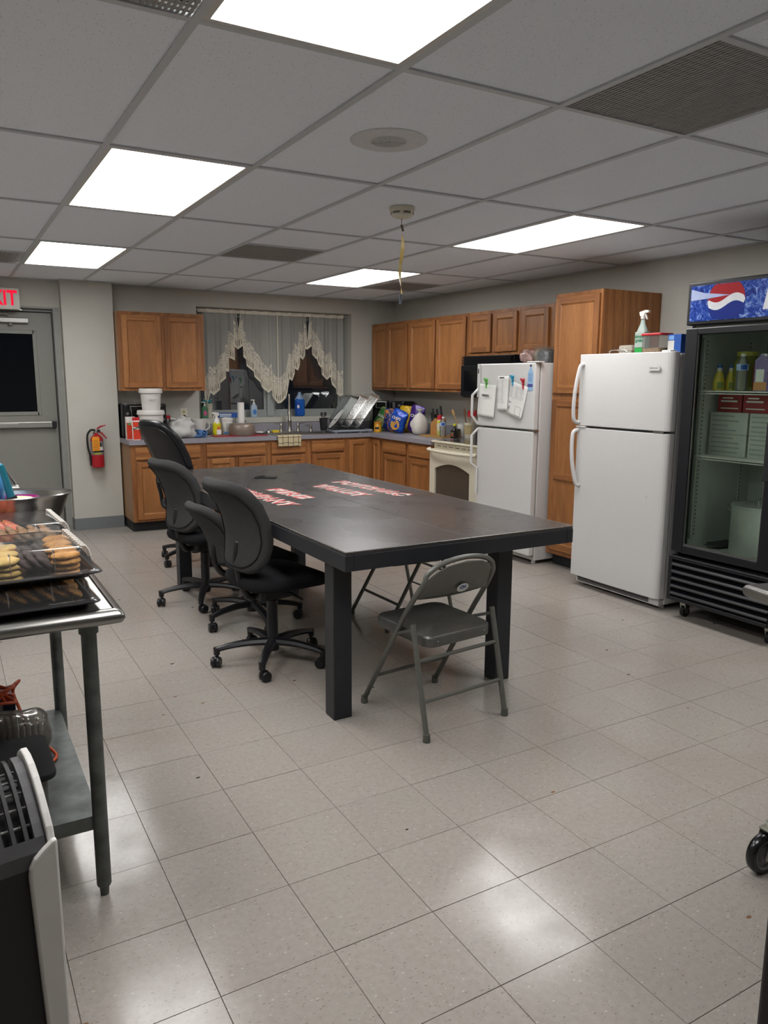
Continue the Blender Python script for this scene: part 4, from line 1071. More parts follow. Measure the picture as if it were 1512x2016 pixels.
# two white pails stacked
def pail(nm, label, loc, r0, r1, h, lidlip, txt=None):
    t = thing(nm, label, 'pail', loc, 0, 'white pails stacked behind the leather chair')
    MB().lathe([(r0, 0), (r0+.002, .01), (r1, h-.03), (r1+.004, h-.03)], 32).obj('body', m_wh, t, smooth='auto')
    MB().lathe([(r1+.008, h-.045), (r1+.012, h-.04), (r1+.012, h-.012), (r1+.008, h)], 32).obj('lid', m_wh, t, smooth='auto')
    for s_ in (-1, 1): B(s_*(r1+.008)-.008, s_*(r1+.008)+.008, -.02, .02, h-.035, h-.028).obj('lid_tab', m_wh, t, bevel=.002)
    if txt: text(txt, .03, m_inkg, FRONT(-.005, -(r0+r1)/2-.0035, h*.46), t)
    return t
pail('bucket', 'lower and wider white pail of the stack on the counter', (1.745, 7.565, Z), .103, .116, .278, 0)
pail('bucket', 'upper white pail of the stack, marked for salt', (1.752, 7.565, Z+.2782), .082, .096, .205, 0, 'SALT')
t = thing('brown_jar', 'dark brown jar with a red lid half hidden by the grocery bag', 'jar', (1.955, 7.84, Z))
MB().lathe([(.05, 0), (.055, .01), (.055, .16), (.042, .185)], 24).obj('body', mat('brown_glass', '3b2a22', .3), t, smooth='auto'); MB().lathe([(.046, .185), (.046, .208), (.042, .212)], 24).obj('lid', m_red, t, smooth='auto')
# grocery bag
def lumpy(seed, amp, sc):
    from mathutils import noise as mn
    def f(x, y, z):
        n = mn.noise(Vector((x*sc+seed, y*sc, z*sc))); n2 = mn.noise(Vector((x*sc*2.6, y*sc*2.6+seed, z*sc*2.6)))
        k = 1+amp*n+amp*.5*n2
        return x*k, y*k, z*k
    return f
m_bag = clear('grocery_bag_film', 'e8e8e6', .25, .25, .72, 'c9c9c6')
t = thing('grocery_bag', 'knotted white plastic grocery bag slumped on the counter', 'bag', (2.04, 7.60, Z))
clampz(MB().sq(.28, .20, .22, c=(0, 0, .09), e1=.9, e2=.85, nu=32, nv=20, fn=lumpy(3, .35, 14))).obj('bag_body', m_bag, t, smooth=True)
clampz(MB().sq(.20, .12, .12, c=(0, 0, .06), e1=.8, e2=.8, nu=20, nv=12, fn=lumpy(8, .3, 20)), .004).obj('contents', mat('pale_goods', 'b9b3a4', .8, var=.2, scale=25), t)
for sx in (-1, 1): 
    MB().grid(lambda u, v: (-.01+sx*(.02+v*.075), -.02+(u-.5)*.05*(1-v*.4), .165+v*.055-.03*v*v+.01*math.sin(u*6)), 6, 8).obj('bag_handle', m_bag, t, smooth=True)
# outlet and thermos cord
t = thing('wall_outlet', 'cream wall outlet above the counter between the bag and the pitcher', 'outlet', (2.19, YB-.0005, 1.10))
MB().prism(rrect(-.036, .036, -.058, .058, .004), -.006, 0, 'y').obj('plate', m_cream, t, bevel=.002)
for z in (-.022, .022):
    MB().prism(rrect(-.016, .016, z-.015, z+.015, .006), -.0075, -.006, 'y').obj('receptacle', mat('outlet_almond', 'b3a67e', .5), t)
    for x in (-.006, .006): B(x-.0012, x+.0012, -.0079, -.0075, z-.002, z+.007).obj('slot', m_blackm, t)
b = MB(); b.box(2.178, 2.202, YB-.034, YB-.0085, 1.068, 1.09); b.tube(sm([(2.19, YB-.03, 1.075), (2.23, YB-.06, 1.06), (2.29, YB-.1, 1.0), (2.33, YB-.16, .93), (2.36, YB-.14, Z+.005), (2.43, YB-.13, Z+.005)], 6), .004, 6)
tag(b.obj('power_cord', m_blackm), 'black power cord plugged into the cream outlet', 'cord')
t = thing('white_pitcher', 'white plastic pitcher beside the rolled blue cloth', 'pitcher', (2.29, 7.83, Z))
MB().lathe([(.055, 0), (.058, .006), (.068, .15), (.072, .165), (.068, .165), (.054, .012), (0, .010)], 28, cap=False).obj('body', m_wh, t, smooth='auto')
MB().tube(sm([(.064, 0, .14), (.10, 0, .135), (.105, 0, .08), (.06, 0, .045)], 5), .008, 8).obj('handle', m_wh, t, smooth=True)
t = thing('rolled_cloth', 'rolled blue striped kitchen cloth on the counter', 'cloth', (2.245, 7.60, Z+.042))
m_blc = mat('blue_cloth', '4a6f9f', .9, var=.25, scale=50)
b = MB()
sp_ = [((.004+.0035*a)*math.cos(a), (.004+.0035*a)*math.sin(a)) for a in [k*.35 for k in range(34)]]
b.grid(lambda u, v: ((sp_[int(u*33)][0]), -.06+v*.13+.004*math.sin(u*20), sp_[int(u*33)][1]*.9), 33, 6); b.xf(0, Matrix.Rotation(R_(18), 4, 'Z')); b.obj('roll', m_blc, t, smooth=True, solid=.007)
b = MB().sq(.16, .10, .03, e1=.9, fn=lumpy(5, .3, 16)); o = b.obj('loose_fold', m_blc, t, smooth=True); o.location = (-.035, 0, -.028)
# things on the sill
ZS = 1.0478
def pump(label, loc, body, w, h, liq=None, head='dcdad4', neck=True, lblc=None):
    t = thing('soap_dispenser', label, 'soap bottle', loc)
    MB().lathe([(w*.92, 0), (w, .006), (w, h*.55), (w*.85, h*.66), (w*.32, h*.74)], 24, sy=.65).obj('bottle', body, t, smooth='auto')
    MB().lathe([(w*.36, h*.74), (w*.36, h*.80), (.006, h*.81), (.005, h*.92), (.010, h*.93), (.010, h*.98)], 14).obj('pump', mat('pump_'+head, head, .4), t, smooth='auto')
    MB().tube([(0, 0, h*.96), (-.028, 0, h*.965), (-.034, 0, h*.94)], .005, 6).obj('spout', mat('pump_'+head, head, .4), t)
    if lblc: 
        b = MB(); b.prism([(w*.55*math.cos(R_(k*20)), w*.75*math.sin(R_(k*20))+h*.30) for k in range(18)], -w*.655-.001, -w*.655, 'y'); b.obj('label', lblc, t)
    return t
pump('clear green hand soap bottle at the left end of the window sill', (2.44, 8.12, ZS), clear('green_soap', '8fc7a8', .2, .05, .35, '7db894'), .036, .175, lblc=mat('label_pink', 'b5507a', .5))
t = thing('white_cup', 'pale plastic tub with a teal cloth at the left end of the window sill', 'tub', (2.50, 8.168, ZS))
MB().lathe([(.032, 0), (.042, .15), (.044, .155), (.040, .155), (.030, .006), (0, .005)], 24, cap=False).obj('tub_body', mat('cream_cup', 'b8b4a2', .5), t, smooth='auto')
MB().sq(.10, .05, .04, e1=.9, fn=lumpy(11, .4, 24)).obj('cloth', m_teal, t, smooth=True).location = (-.02, 0, .17)
t = thing('foil_box', 'blue and white wrap box lying on the window sill', 'box', (2.70, 8.13, ZS))
B(-.105, .105, -.025, .025, 0, .052).obj('carton', m_blu, t, bevel=.001); lab(t, m_lblw, -.1, .03, .012, .042, -.0252); lab(t, mat('carton_light_blue', '7aa4d8', .5), -.1, .03, .02, .03, -.0262)
t = pump('light blue hand soap pump bottle in the middle of the window sill', (2.995, 8.12, ZS), clear('pale_blue_soap', 'b7d3ea', .2, .05, .6, 'c3d6e6'), .038, .195, lblc=mat('label_wave_blue', '3c6fb0', .5))
t = thing('dish_soap_jug', 'large blue dish soap jug on the window sill right of the faucet', 'bottle', (3.54, 8.115, ZS))
MB().sq(.125, .075, .20, e1=.35, e2=.6, nu=28, nv=16, fn=lambda x, y, z: (x*(1-.1*math.sin((z+.1)*14)), y, z)).obj('jug_body', m_bluel, t, smooth=True).location = (0, 0, .10)
MB().lathe([(.052, .192), (.04, .22), (.022, .245), (.018, .265), (.012, .272)], 20, sy=.65).obj('shoulder', clear('jug_top', 'c8d8e6', .2, .05, .5, '9db9d6'), t, smooth='auto')
b = MB(); b.prism(rrect(-.055, -.012, .03, .165, .012), -.0405, -.0395, 'y'); b.obj('label', mat('label_deep_blue', '1443a0', .4), t)
MB().prism([(-.034+.014*math.cos(R_(k*20)), .11+.02*math.sin(R_(k*20))) for k in range(18)], -.0415, -.0405, 'y').obj('label_mark', m_lblw, t)
# left of the sink
t = thing('spray_bottle', 'yellow spray bottle with a white trigger beside the white tub', 'spray bottle', (2.46, 7.78, Z))
MB().sq(.085, .055, .135, e1=.4, e2=.6, nu=24, nv=12).obj('bottle', clear('yellow_cleaner', 'e8e23a', .2, .05, .75, 'd8d22a'), t, smooth=True).location = (0, 0, .068)
MB().lathe([(.038, .12), (.022, .165), (.014, .185), (.014, .20)], 18, sy=.7).obj('neck', m_lblw, t, smooth='auto')
def trigger(par, z, m, s=1, d=-1):
    b = MB(); b.prism([(d*-.022*s, z), (d*-.03*s, z+.028*s), (d*.02*s, z+.040*s), (d*.052*s, z+.036*s), (d*.052*s, z+.022*s), (d*.02*s, z+.018*s), (d*.014*s, z)], -.011*s, .011*s, 'y'); b.obj('trigger_head', m, par, bevel=.002)
    b = MB(); b.prism([(d*.022*s, z+.02*s), (d*.040*s, z-.022*s), (d*.034*s, z-.024*s), (d*.014*s, z+.01*s)], -.005*s, .005*s, 'y'); b.obj('trigger', m, par)
trigger(t, .20, m_wh); lab(t, m_lblw, -.01, .038, .01, .06, -.028); lab(t, mat('label_orange', 'c96a2a', .5), -.005, .03, .06, .09, -.028)
t = thing('white_tub', 'white wipes tub with a lid left of the paper towel roll', 'tub', (2.585, 7.84, Z))
MB().lathe([(.056, 0), (.06, .006), (.064, .145)], 28, sy=.8).obj('body', m_lblw, t, smooth='auto'); MB().lathe([(.069, .145), (.07, .168), (.06, .176), (.03, .18)], 28, sy=.8).obj('lid', m_wh, t, smooth='auto')
for k in range(6): lab(t, m_inkg, -.02, .035, .05+k*.013, .055+k*.013, -.0525, 'label_line')
lab(t, mat('label_sky', '6d9cc8', .5), -.045, .045, .01, .035, -.0515)
t = thing('paper_towel_roll', 'paper towel roll standing upright behind the taupe pan', 'paper towel', (2.755, 7.87, Z))
MB().lathe([(.036, .012), (.036, .33), (.018, .332)], 28).obj('roll', mat('towel_paper', 'dad8d3', .9, var=.03, scale=80, bump=.2), t, smooth='auto')
b = MB(); b.lathe([(.07, 0), (.07, .008), (.06, .012)], 24); b.tube([(-.06, 0, .01), (-.06, 0, .18), (-.05, 0, .2)], .0025, 6); b.tube(sm([(.06, 0, .01), (.06, 0, .11), (.045, 0, .14), (.038, 0, .11)], 4), .003, 6)
b.obj('holder', m_blackm, t, smooth='auto')
m_rmat = mat('red_board', '93202e', .5, var=.1)
t = tag(MB().prism(rrect(-.29, .27, -.10, .10, .012), 0, .006).obj('red_mat', m_rmat), 'thin dark red mat lying left of the sink', 'mat', None, (2.655, 7.615, Z), R_(-4))
t = thing('cake_pan', 'round taupe cake carrier turned over on the red mat', 'pan', (2.68, 7.64, Z+.0065))
MB().lathe([(.132, 0), (.136, .004), (.134, .085), (.126, .108), (.11, .118), (.04, .116), (0, .115)], 40, cap=False).obj('pan_body', mat('taupe_nonstick', '85786c', .4, .3), t, smooth=True)
t = thing('soap_dish', 'small white soap bar beside the taupe pan', 'soap', (2.93, 7.80, Z+.0068))
MB().sq(.085, .05, .022, e1=.6, e2=.5).obj('bar', m_wh, t, smooth=True).location = (0, 0, .010)
t = thing('black_utensil', 'black slotted spatula resting on the red mat', 'utensil', (2.84, 7.60, Z+.0075), R_(15))
MB().tube(sm([(-.12, 0, .004), (-.03, 0, .012), (.03, 0, .012)], 3), .005, 6).obj('handle', m_blackm, t); MB().prism(rrect(.025, .10, -.03, .03, .008), .006, .010).obj('blade', m_blackm, t)
t = thing('sink_strainer', 'small chrome sink strainer with a knob at the back of the sink', 'strainer', (3.055, 7.86, CT+.0065))
MB().lathe([(.030, 0), (.032, .004), (.026, .016), (.01, .022), (.004, .024), (.004, .038), (.008, .042), (.004, .046)], 20).obj('basket', m_steel, t, smooth='auto')
tag(B(-.038, .038, -.025, .025, 0, .027).obj('sponge', mat('sponge_yellow', 'c4ad2e', .95, var=.2, scale=90, bump=.5), bevel=.004), 'yellow sponge at the back of the sink', 'sponge', None, (3.130, 7.84, CT+.0065))
# checked dish towel over the edge
def towel_mat():
    s = N('checked_towel'); uv = s.n('ShaderNodeTexCoord').outputs['Object']; sp = s.n('ShaderNodeSeparateXYZ'); s.l(uv, sp.inputs[0])
    fx = s.math('FRACT', s.math('MULTIPLY', s.math('ADD', sp.outputs[0], 1.02), 17)); lx = s.math('LESS_THAN', fx, .09)
    fz = s.math('FRACT', s.math('MULTIPLY', s.math('ADD', s.math('SUBTRACT', sp.outputs[2], s.math('MULTIPLY', sp.outputs[1], 1.0)), 1.005), 17)); lz = s.math('LESS_THAN', fz, .09)
    nz = s.noise(uv, 300, 2)
    base = s.ramp(nz, [(.3, hexc('a89a78')), (.7, hexc('c8bc9c'))])
    s.set(s.mix(s.math('MAXIMUM', lx, lz), base, hexc('2b2a30')), .95, 0, .1); s.bump(nz, .5, .002); return s.m
t = thing('dish_towel', 'beige towel with dark checks hanging over the counter front at the sink', 'towel', (3.115, 7.42, CT))
def tw(u, v):
    x = (u-.5)*.26; L = v*.26
    if L < .10: y, z = .10-L, .004
    elif L < .115: a = (L-.10)/.015*math.pi/2; y, z = -.009*math.sin(a)*1.2, .004-.008*(1-math.cos(a))
    else: y, z = -.011-.004*math.sin(u*14)*(L-.115)*8, -.004-(L-.115)*.72
    return (x*(1+.03*math.sin(v*5)), y, z+.002*math.sin(u*25))
MB().grid(tw, 40, 30).obj('cloth', towel_mat(), t, smooth=True, solid=.003)
# ---- dish rack with pans, plate and utensil cup
m_wire = mat('rack_wire', '1c1c1f', .4); m_foil = mat('aluminium_foil', 'e0e0de', .24, .9, var=.08, scale=25, bump=.5)
t = thing('drain_tray', 'pale blue-grey draining tray under the dish rack', 'tray', (3.90, 7.68, Z))
MB().prism(rrect(-.235, .25, -.19, .19, .03), .012, .020).obj('tray_base', mat('tray_plastic', '9aa2ab', .45), t)
b = MB(); pl = rrect(-.235, .25, -.19, .19, .03); b.tube([(x, y, .026) for x, y in pl], .007, 6, closed=True); b.obj('rim', mat('tray_plastic', '9aa2ab', .45), t, smooth=True)
for x, y in ((-.2, -.17), (.21, -.17), (-.2, .16), (.21, .16), (.10, -.17)): MB().prism([(x-.012, 0), (x+.012, 0), (x+.02, .013), (x-.02, .013)], y-.006, y+.006, 'y').obj('foot', mat('tray_plastic', '9aa2ab', .45), t)
t = thing('dish_rack', 'black wire dish rack in the corner of the counter', 'dish rack', (3.88, 7.68, Z+.034))
b = MB(); X0, X1, Y0, Y1 = -.21, .21, -.165, .165
for zz, r in ((.012, .003), (.115, .003)): b.tube([(X0, Y0, zz), (X1, Y0, zz), (X1, Y1, zz), (X0, Y1, zz)], r, 6, closed=True)
for k in range(15):
    x = X0+(X1-X0)*k/14
    for y in (Y0, Y1): b.tube([(x, y, .012), (x, y, .115)], .0014, 4)
    b.tube([(x, Y0, .012), (x, Y1, .012)], .0014, 4)
for k in range(10):
    y = Y0+(Y1-Y0)*k/9
    for x in (X0, X1): b.tube([(x, y, .012), (x, y, .115)], .0014, 4)
b.obj('wire_frame', m_wire, t)
for x, y in ((X0+.01, Y0+.01), (X1-.01, Y0+.01), (X0+.01, Y1-.01), (X1-.01, Y1-.01)): MB().lathe([(.005, 0), (.005, .012)], 8, c=(x, y, -.0135)).obj('foot', m_wire, t)
t = thing('utensil_cup', 'black cup of black utensils clipped to the left side of the dish rack', 'cup', (3.605, 7.62, Z+.03))
MB().lathe([(.034, .0), (.036, .004), (.048, .13), (.044, .13), (.032, .008), (0, .008)], 24, cap=False, sy=.9).obj('cup', m_blackm, t, smooth='auto'); MB().lathe([(.02, -.03), (.03, -.0005)], 14).obj('base', m_clearp, t)
for k in range(4):
    x = -.02+k*.013; MB().tube([(x, 0, .015), (x*1.3, .004*k-.006, .165)], [.003, .004], 6).obj('utensil_stem', m_blackm, t); MB().sq(.028, .008, .04, nu=12, nv=6).obj('utensil_head', m_blackm if k != 1 else m_steel, t, smooth=True).location = (x*1.3, .004*k-.006, .175)
t = thing('dinner_plate', 'white plate leaning on the left side of the dish rack', 'plate', (3.73, 7.535, Z+.15))
b = MB(); b.lathe([(.0, .0), (.08, .0), (.13, .014), (.128, .017), (.08, .004), (0, .004)], 40, cap=False)
b.xf(0, Matrix.Rotation(R_(-18), 4, 'Z') @ Matrix.Rotation(R_(-52), 4, 'Y')); b.obj('plate_disc', mat('glazed_white', 'd4d3cf', .2), t, smooth='auto')
def foilpan(label, loc, ry, rz, L=.50, W=.30, D=.07, m=None, nm='foil_pan'):
    """deep rectangular pan, opening along local -x; long side stands up"""
    t = thing(nm, label, 'pan', loc, rz, 'foil pans in the dish rack' if m is None else None)
    b = MB(); rings = []
    o = rrect(-W/2, W/2, 0, L, .04, 4); n = len(o)
    def ring(ins, dx): return [(dx, y*(1-ins/(W/2)), (z-L/2)*(1-ins/(L/2))+L/2) for y, z in o]
    for ins, dx in ((0, 0), (0, -.004), (.012, -.002), (.014, .004), (.032, D), (.06, D+.003), (.10, D-.002)): b.v += ring(ins, -dx)
    for j in range(6):
        for i in range(n): b.face((j*n+i, j*n+(i+1) % n, (j+1)*n+(i+1) % n, (j+1)*n+i))
    b.face([6*n+i for i in range(n)])
    b.xf(0, Matrix.Rotation(R_(ry), 4, 'Y')); b.obj('pan_body', m or m_foil, t, smooth='auto')
    if m is None:
        r_ = MB()
        for k in range(26):
            z = .05+k*(L-.10)/25
            for y in (-W/2+.0235, W/2-.0235): r_.tube([(-.012, y+math.copysign(.006, y), z), (-D+.008, y-math.copysign(.006, y), z)], .0042, 5)
        for k in range(14):
            y = -W/2+.05+k*(W-.10)/13; r_.tube([(-D-.002, y, .10), (-D-.002, y, L-.10)], .003, 4)
        r_.xf(0, Matrix.Rotation(R_(ry), 4, 'Y')); r_.obj('corrugation', m_foil, t)
    return t
foilpan('foil baking pan leaning in the middle of the dish rack', (3.90, 7.70, Z+.055), 37, R_(-6), L=.42, W=.26, D=.085)
foilpan('outermost foil baking pan, leaning at the right of the dish rack', (4.02, 7.70, Z+.05), 37, R_(-6), L=.44, W=.26, D=.085)
foilpan('large dark roasting pan leaning behind the foil pans', (3.79, 7.72, Z+.06), 36, R_(-6), L=.41, W=.30, D=.07, m=mat('dark_steel_pan', '6f726f', .35, .9), nm='roasting_pan')
# ---- coffee makers in the corner
def coffee(label, loc, rz, kind):
    t = thing('coffee_maker', label, 'coffee maker', loc, rz)
    MB().prism(rrect(-.10, .10, -.13, .13, .03), 0, .03).obj('base', m_mw, t, bevel=.003); B(-.10, .10, .02, .13, .03, .25).obj('water_tank', m_mw, t, bevel=.015)
    MB().prism(rrect(-.10, .10, -.12, .13, .03), .25, .335).obj('head', m_mw, t, bevel=.012)
    if kind == 0:
        b = MB(); b.box(-.06, .06, -.129, -.121, .255, .262); b.box(-.06, .06, -.129, -.121, .322, .33); b.box(-.06, -.05, -.129, -.121, .262, .322); b.box(.05, .06, -.129, -.121, .262, .322); b.obj('silver_bezel', m_steel, t, bevel=.002)
        B(-.05, .05, -.126, -.121, .262, .322).obj('display', mat('dark_screen2', '0a0b0e', .1), t); MB().lathe([(.01, 0), (.01, .02)], 12).xf(0, frame((.102, -.05, .29), (0, 1, 0), (0, 0, 1))).obj('knob', m_steel, t)
    else:
        MB().lathe([(.06, .035), (.075, .06), (.07, .13), (.05, .17), (.05, .18)], 24, c=(0, -.05, 0)).obj('carafe', clear('carafe', '9a9a98', .3, .02, .3, '222222'), t, smooth='auto'); B(-.05, -.02, -.1235, -.12, .26, .325).obj('silver_panel', m_steel, t); MB().lathe([(.018, 0), (.015, .012)], 14).xf(0, FRONT(.04, -.121, .29)).obj('knob', m_steel, t, smooth='auto')
    return t
coffee('black pod coffee maker with a silver-framed display in the corner', (4.45, 7.84, Z), R_(-30), 0)
coffee('black drip coffee maker behind the blue and yellow chip bags', (4.565, 7.56, Z), R_(-62), 1)
# ---- chip bags and groceries along the right wall
def bagmat(nm, a, b_, c):
    s = N(nm); v = s.coord((1, 1, 1)); f = s.noise(v, 9, 4, .6, 1.5)
    s.set(s.ramp(f, [(.40, hexc(a)), (.50, hexc(a)), (.56, hexc(b_)), (.64, hexc(c))]), .22, .15); s.bump(s.noise(v, 30, 3), .8, .006); return s.m
def chipbag(label, loc, rz, w, h, d, m, lean=0, top=None, txt=None, tcol=None):
    t = thing('chip_bag', label, 'snack bag', loc, rz, None)
    def fn(x, y, z):
        k = (z+h/2)/h; pin = 1-max(0, (k-.62)/.38)**1.5*.86; pb = min(1, .5+k*2.5)
        from mathutils import noise as mn
        wob = 1+.16*mn.noise(Vector((x*22+loc[1]*9, z*17, y*9)))
        return x*(.92+.08*math.cos(k*6))*(1-.10*max(0, k-.7)), y*pin*pb*wob+.012*math.sin(x*40)*max(0, k-.6), z
    b = MB(); b.sq(w, d, h, e1=.35, e2=.75, nu=32, nv=22, fn=fn); b.xf(0, Matrix.Rotation(lean, 4, 'Y') @ Matrix.Translation((0, 0, h/2)))
    mn_ = min(v[2] for v in b.v); b.xf(0, Matrix.Translation((0, 0, -mn_))); b.obj('bag_film', m, t, smooth=True)
    if txt:
        M = Matrix.Translation((0, 0, -mn_)) @ Matrix.Rotation(lean, 4, 'Y') @ frame((0, -d/2-.004, h*.62), (1, 0, .1), (-.1, 0, 1))
        text(txt, .042, tcol, M, t, 'lettering', .0004, .001)
        b = MB(); b.prism([(w*.27*math.cos(R_(k*15)), w*.27*math.sin(R_(k*15))) for k in range(24)], -.001, 0); b.xf(0, M @ Matrix.Translation((0, -h*.30, -.004))); b.obj('printed_mark', top or m_lblw, t)
    return t
mg = bagmat('green_chip_film', '2f6b33', '7f8f5a', 'b8a878'); mb_ = bagmat('blue_chip_film', '0e3fa0', '1b55b8', '2a62c0'); mp = bagmat('purple_chip_film', '3a1f6a', '45287a', '3a1f6a'); my = bagmat('yellow_chip_film', 'c9a31e', 'd8b830', '2c4f9a'); mo = bagmat('orange_chip_film', '1d2f66', 'c98b3c', 'b9502a')
chipbag('green chip bag leaning leftmost in the corner group', (4.34, 7.70, Z), R_(-62), .19, .25, .10, mg, R_(30), mat('label_olive', '8f8a55', .5), 'SOUR', m_lblw)
chipbag('orange and navy snack bag behind the mustard jar', (4.36, 7.515, Z), R_(-62), .15, .26, .09, mo, R_(6))
chipbag('yellow chip bag standing behind the blue one', (4.50, 7.38, Z), R_(-62), .19, .29, .09, my, R_(4), m_blu)
chipbag('blue chip bag in front, leaning to the right', (4.30, 7.27, Z), R_(-62), .21, .245, .12, mb_, R_(22), mat('label_gold', 'b98a3a', .5), 'CHIPS', m_lblw)
chipbag('purple chip bag standing against the wall beside the flour bag', (4.46, 7.13, Z), R_(-62), .19, .30, .09, mp, R_(12), m_lblw, 'CHIPS', m_lblw)
t = thing('mustard_jar', 'small yellow mustard jar in front of the green chip bag', 'jar', (4.20, 7.475, Z))
MB().lathe([(.038, 0), (.042, .005), (.042, .085), (.035, .095)], 24).obj('jar_body', mat('mustard', 'c08a1e', .3), t, smooth='auto'); MB().lathe([(.041, .095), (.041, .113), (.038, .115)], 24).obj('lid', mat('mustard_lid', 'b8741c', .4), t, smooth='auto'); wrap(t, m_ink, [(.0426, .035), (.0426, .06)], 195, 260)
t = thing('flour_bag', 'clear plastic bag of white flour tied at the top', 'bag', (4.41, 6.935, Z))
def ff(x, y, z):
    k = (z+.11)/.22; p = 1-.55*max(0, (k-.55)/.45)**1.5; return x*p, y*p, z
MB().sq(.17, .15, .235, e1=.6, e2=.75, nu=28, nv=20, fn=ff).obj('bag_body', mat('flour_white', 'c8c4bc', .6, var=.05, scale=20, bump=.3), t, smooth=True).location = (0, 0, .116)
MB().lathe([(.03, .205), (.012, .228), (.018, .25), (.04, .27), (.034, .275), (.0, .24)], 14, cap=False).obj('tied_top', m_bag, t, smooth=True)
# knife block on a wooden board
tag(MB().prism(rrect(-.13, .13, -.21, .21, .015), 0, .012).obj('cutting_board', mat('board_wood', 'a07a45', .5, var=.15, scale=14)), 'thin wooden board under the knife block', 'cutting board', None, (4.45, 6.60, Z))
t = thing('knife_block', 'light wooden knife block with black-handled knives', 'knife block', (4.50, 6.72, Z+.0125), RR)
MB().prism([(-.06, 0), (.07, 0), (.07, .165), (.02, .175), (-.06, .115)], -.055, .055, 'y').obj('block', mat('block_wood', 'a9773f', .45, var=.12, scale=16), t, bevel=.003)
for k, (x, z, L, a) in enumerate(((-.01, .15, .13, -18), (.005, .155, .12, -16), (.03, .165, .14, -14), (-.045, .115, .12, -16), (-.045, .118, .10, -20))):
    y = (-.035, .0, .03, -.035, .02)[k]; b = MB(); b.prism(rrect(-.010, .010, -.007, .007, .004), 0, L); b.xf(0, Matrix.Translation((x, y, z-.005)) @ Matrix.Rotation(R_(a), 4, 'Y')); b.obj('knife_handle', m_blackm, t)
t = thing('spray_can', 'yellow and silver cooking spray can with a red cap', 'spray can', (4.42, 6.565, Z+.0125))
MB().lathe([(.029, 0), (.031, .004), (.031, .055)], 22).obj('can_base', mat('can_print', '9fa35a', .35, var=.3, scale=60), t, smooth='auto'); MB().lathe([(.0312, .055), (.0312, .155), (.026, .165)], 22).obj('can_body', mat('can_print2', 'b3b09a', .35, var=.3, scale=60), t, smooth='auto'); wrap(t, mat('can_yellow', 'c9b22c', .4), [(.0317, .13), (.0317, .155)], 0, 359, n=22)
MB().lathe([(.029, .165), (.029, .205), (.024, .21)], 22).obj('cap', m_red, t, smooth='auto')
def waterbottle(label, loc, h=.20, grp=None):
    t = thing('water_bottle', label, 'bottle', loc, 0, grp)
    MB().lathe([(.028, 0), (.032, .006), (.030, .03), (.032, .06), (.030, .09), (.032, .115), (.031, h*.74), (.014, h*.90), (.013, h*.93)], 22).obj('bottle', clear('pet_plastic', 'eef2f4', .3, .04, .12), t, smooth='auto')
    MB().lathe([(.0145, h*.93), (.0145, h)], 16).obj('cap', m_whitep, t, smooth='auto'); MB().lathe([(.0324, h*.55), (.0324, h*.72)], 22, cap=False).obj('label', mat('water_label', '9fb4d4', .4, var=.2, scale=60), t); wrap(t, m_blu, [(.0327, h*.57), (.0327, h*.70)], 200, 262)
    return t
waterbottle('clear water bottle with a blue label on the counter beside the spray can', (4.385, 6.455, Z+.0125))
t = thing('sauce_bottle', 'dark sauce bottle with a yellow cap', 'bottle', (4.45, 6.345, Z))
MB().prism(rrect(-.03, .03, -.035, .035, .012), 0, .082).obj('bottle_body', mat('sauce_dark', '1c1512', .2), t, bevel=.006); MB().lathe([(.026, .08), (.013, .10), (.012, .125)], 16).obj('neck', mat('sauce_dark', '1c1512', .2), t, smooth='auto'); MB().lathe([(.014, .125), (.014, .148)], 16).obj('cap', m_yel, t, smooth='auto')
b = MB(); b.box(-.0308, -.0302, -.028, .028, .02, .065); b.obj('label', mat('label_dark_olive', '55553a', .5, var=.4, scale=50), t); B(-.0314, -.0308, -.016, .018, .03, .045).obj('label_mark', m_red, t)
def crock(label, loc, r, h, m, lbl=None):
    t = thing('utensil_crock', label, 'crock', loc)
    MB().lathe([(r*.9, 0), (r*.94, .004), (r, h), (r+.003, h+.002), (r-.004, h), (r*.9, .01), (0, .01)], 26, cap=False).obj('pot', m, t, smooth='auto')
    if lbl: wrap(t, lbl, [(r*.965+.0005, h*.25), (r+.0006, h*.85)], 165, 255)
    return t
crock('plain white utensil crock next to the sauce bottle', (4.60, 6.43, Z), .045, .137, m_wh)
crock('cream utensil crock with a tan printed label, beside the refrigerator', (4.615, 6.31, Z), .061, .158, mat('cream_crock', 'c3bdac', .4), mat('label_tan', 'a3936a', .6, var=.2, scale=40))
m_wood = mat('pale_wood', 'b08a5c', .6, var=.1); m_woodd = mat('brown_wood', '6a4a30', .6, var=.1)
def spoon(nm, label, loc, tip, m, head, hw=.02):
    t = thing(nm, label, 'utensil', loc); v = Vector(tip); MB().tube([(0, 0, 0), tuple(v)], [.005, .006], 8).obj('handle', m if nm != 'red_spatula' else m_wood, t)
    b = MB(); b.sq(.012, hw*2, .075, e1=.9, e2=.9, nu=14, nv=8); o = b.obj('head', head, t, smooth=True); o.location = v+v.normalized()*.028; o.rotation_euler = v.to_track_quat('Z', 'Y').to_euler()
    return t
spoon('wooden_spoon', 'pale wooden spoon leaning left out of the white crock', (4.60, 6.43, Z+.014), (-.01, .13, .21), m_wood, m_wood)
spoon('wooden_spoon', 'dark wooden spoon standing in the cream crock', (4.60, 6.335, Z+.014), (.0, .045, .215), m_woodd, m_woodd)
spoon('red_spatula', 'red silicone spatula in the cream crock', (4.615, 6.31, Z+.014), (-.0, .018, .20), m_wood, m_red, .028)
spoon('red_spatula', 'second red spatula leaning right in the cream crock', (4.625, 6.30, Z+.014), (.02, -.02, .205), m_wood, m_red, .018)
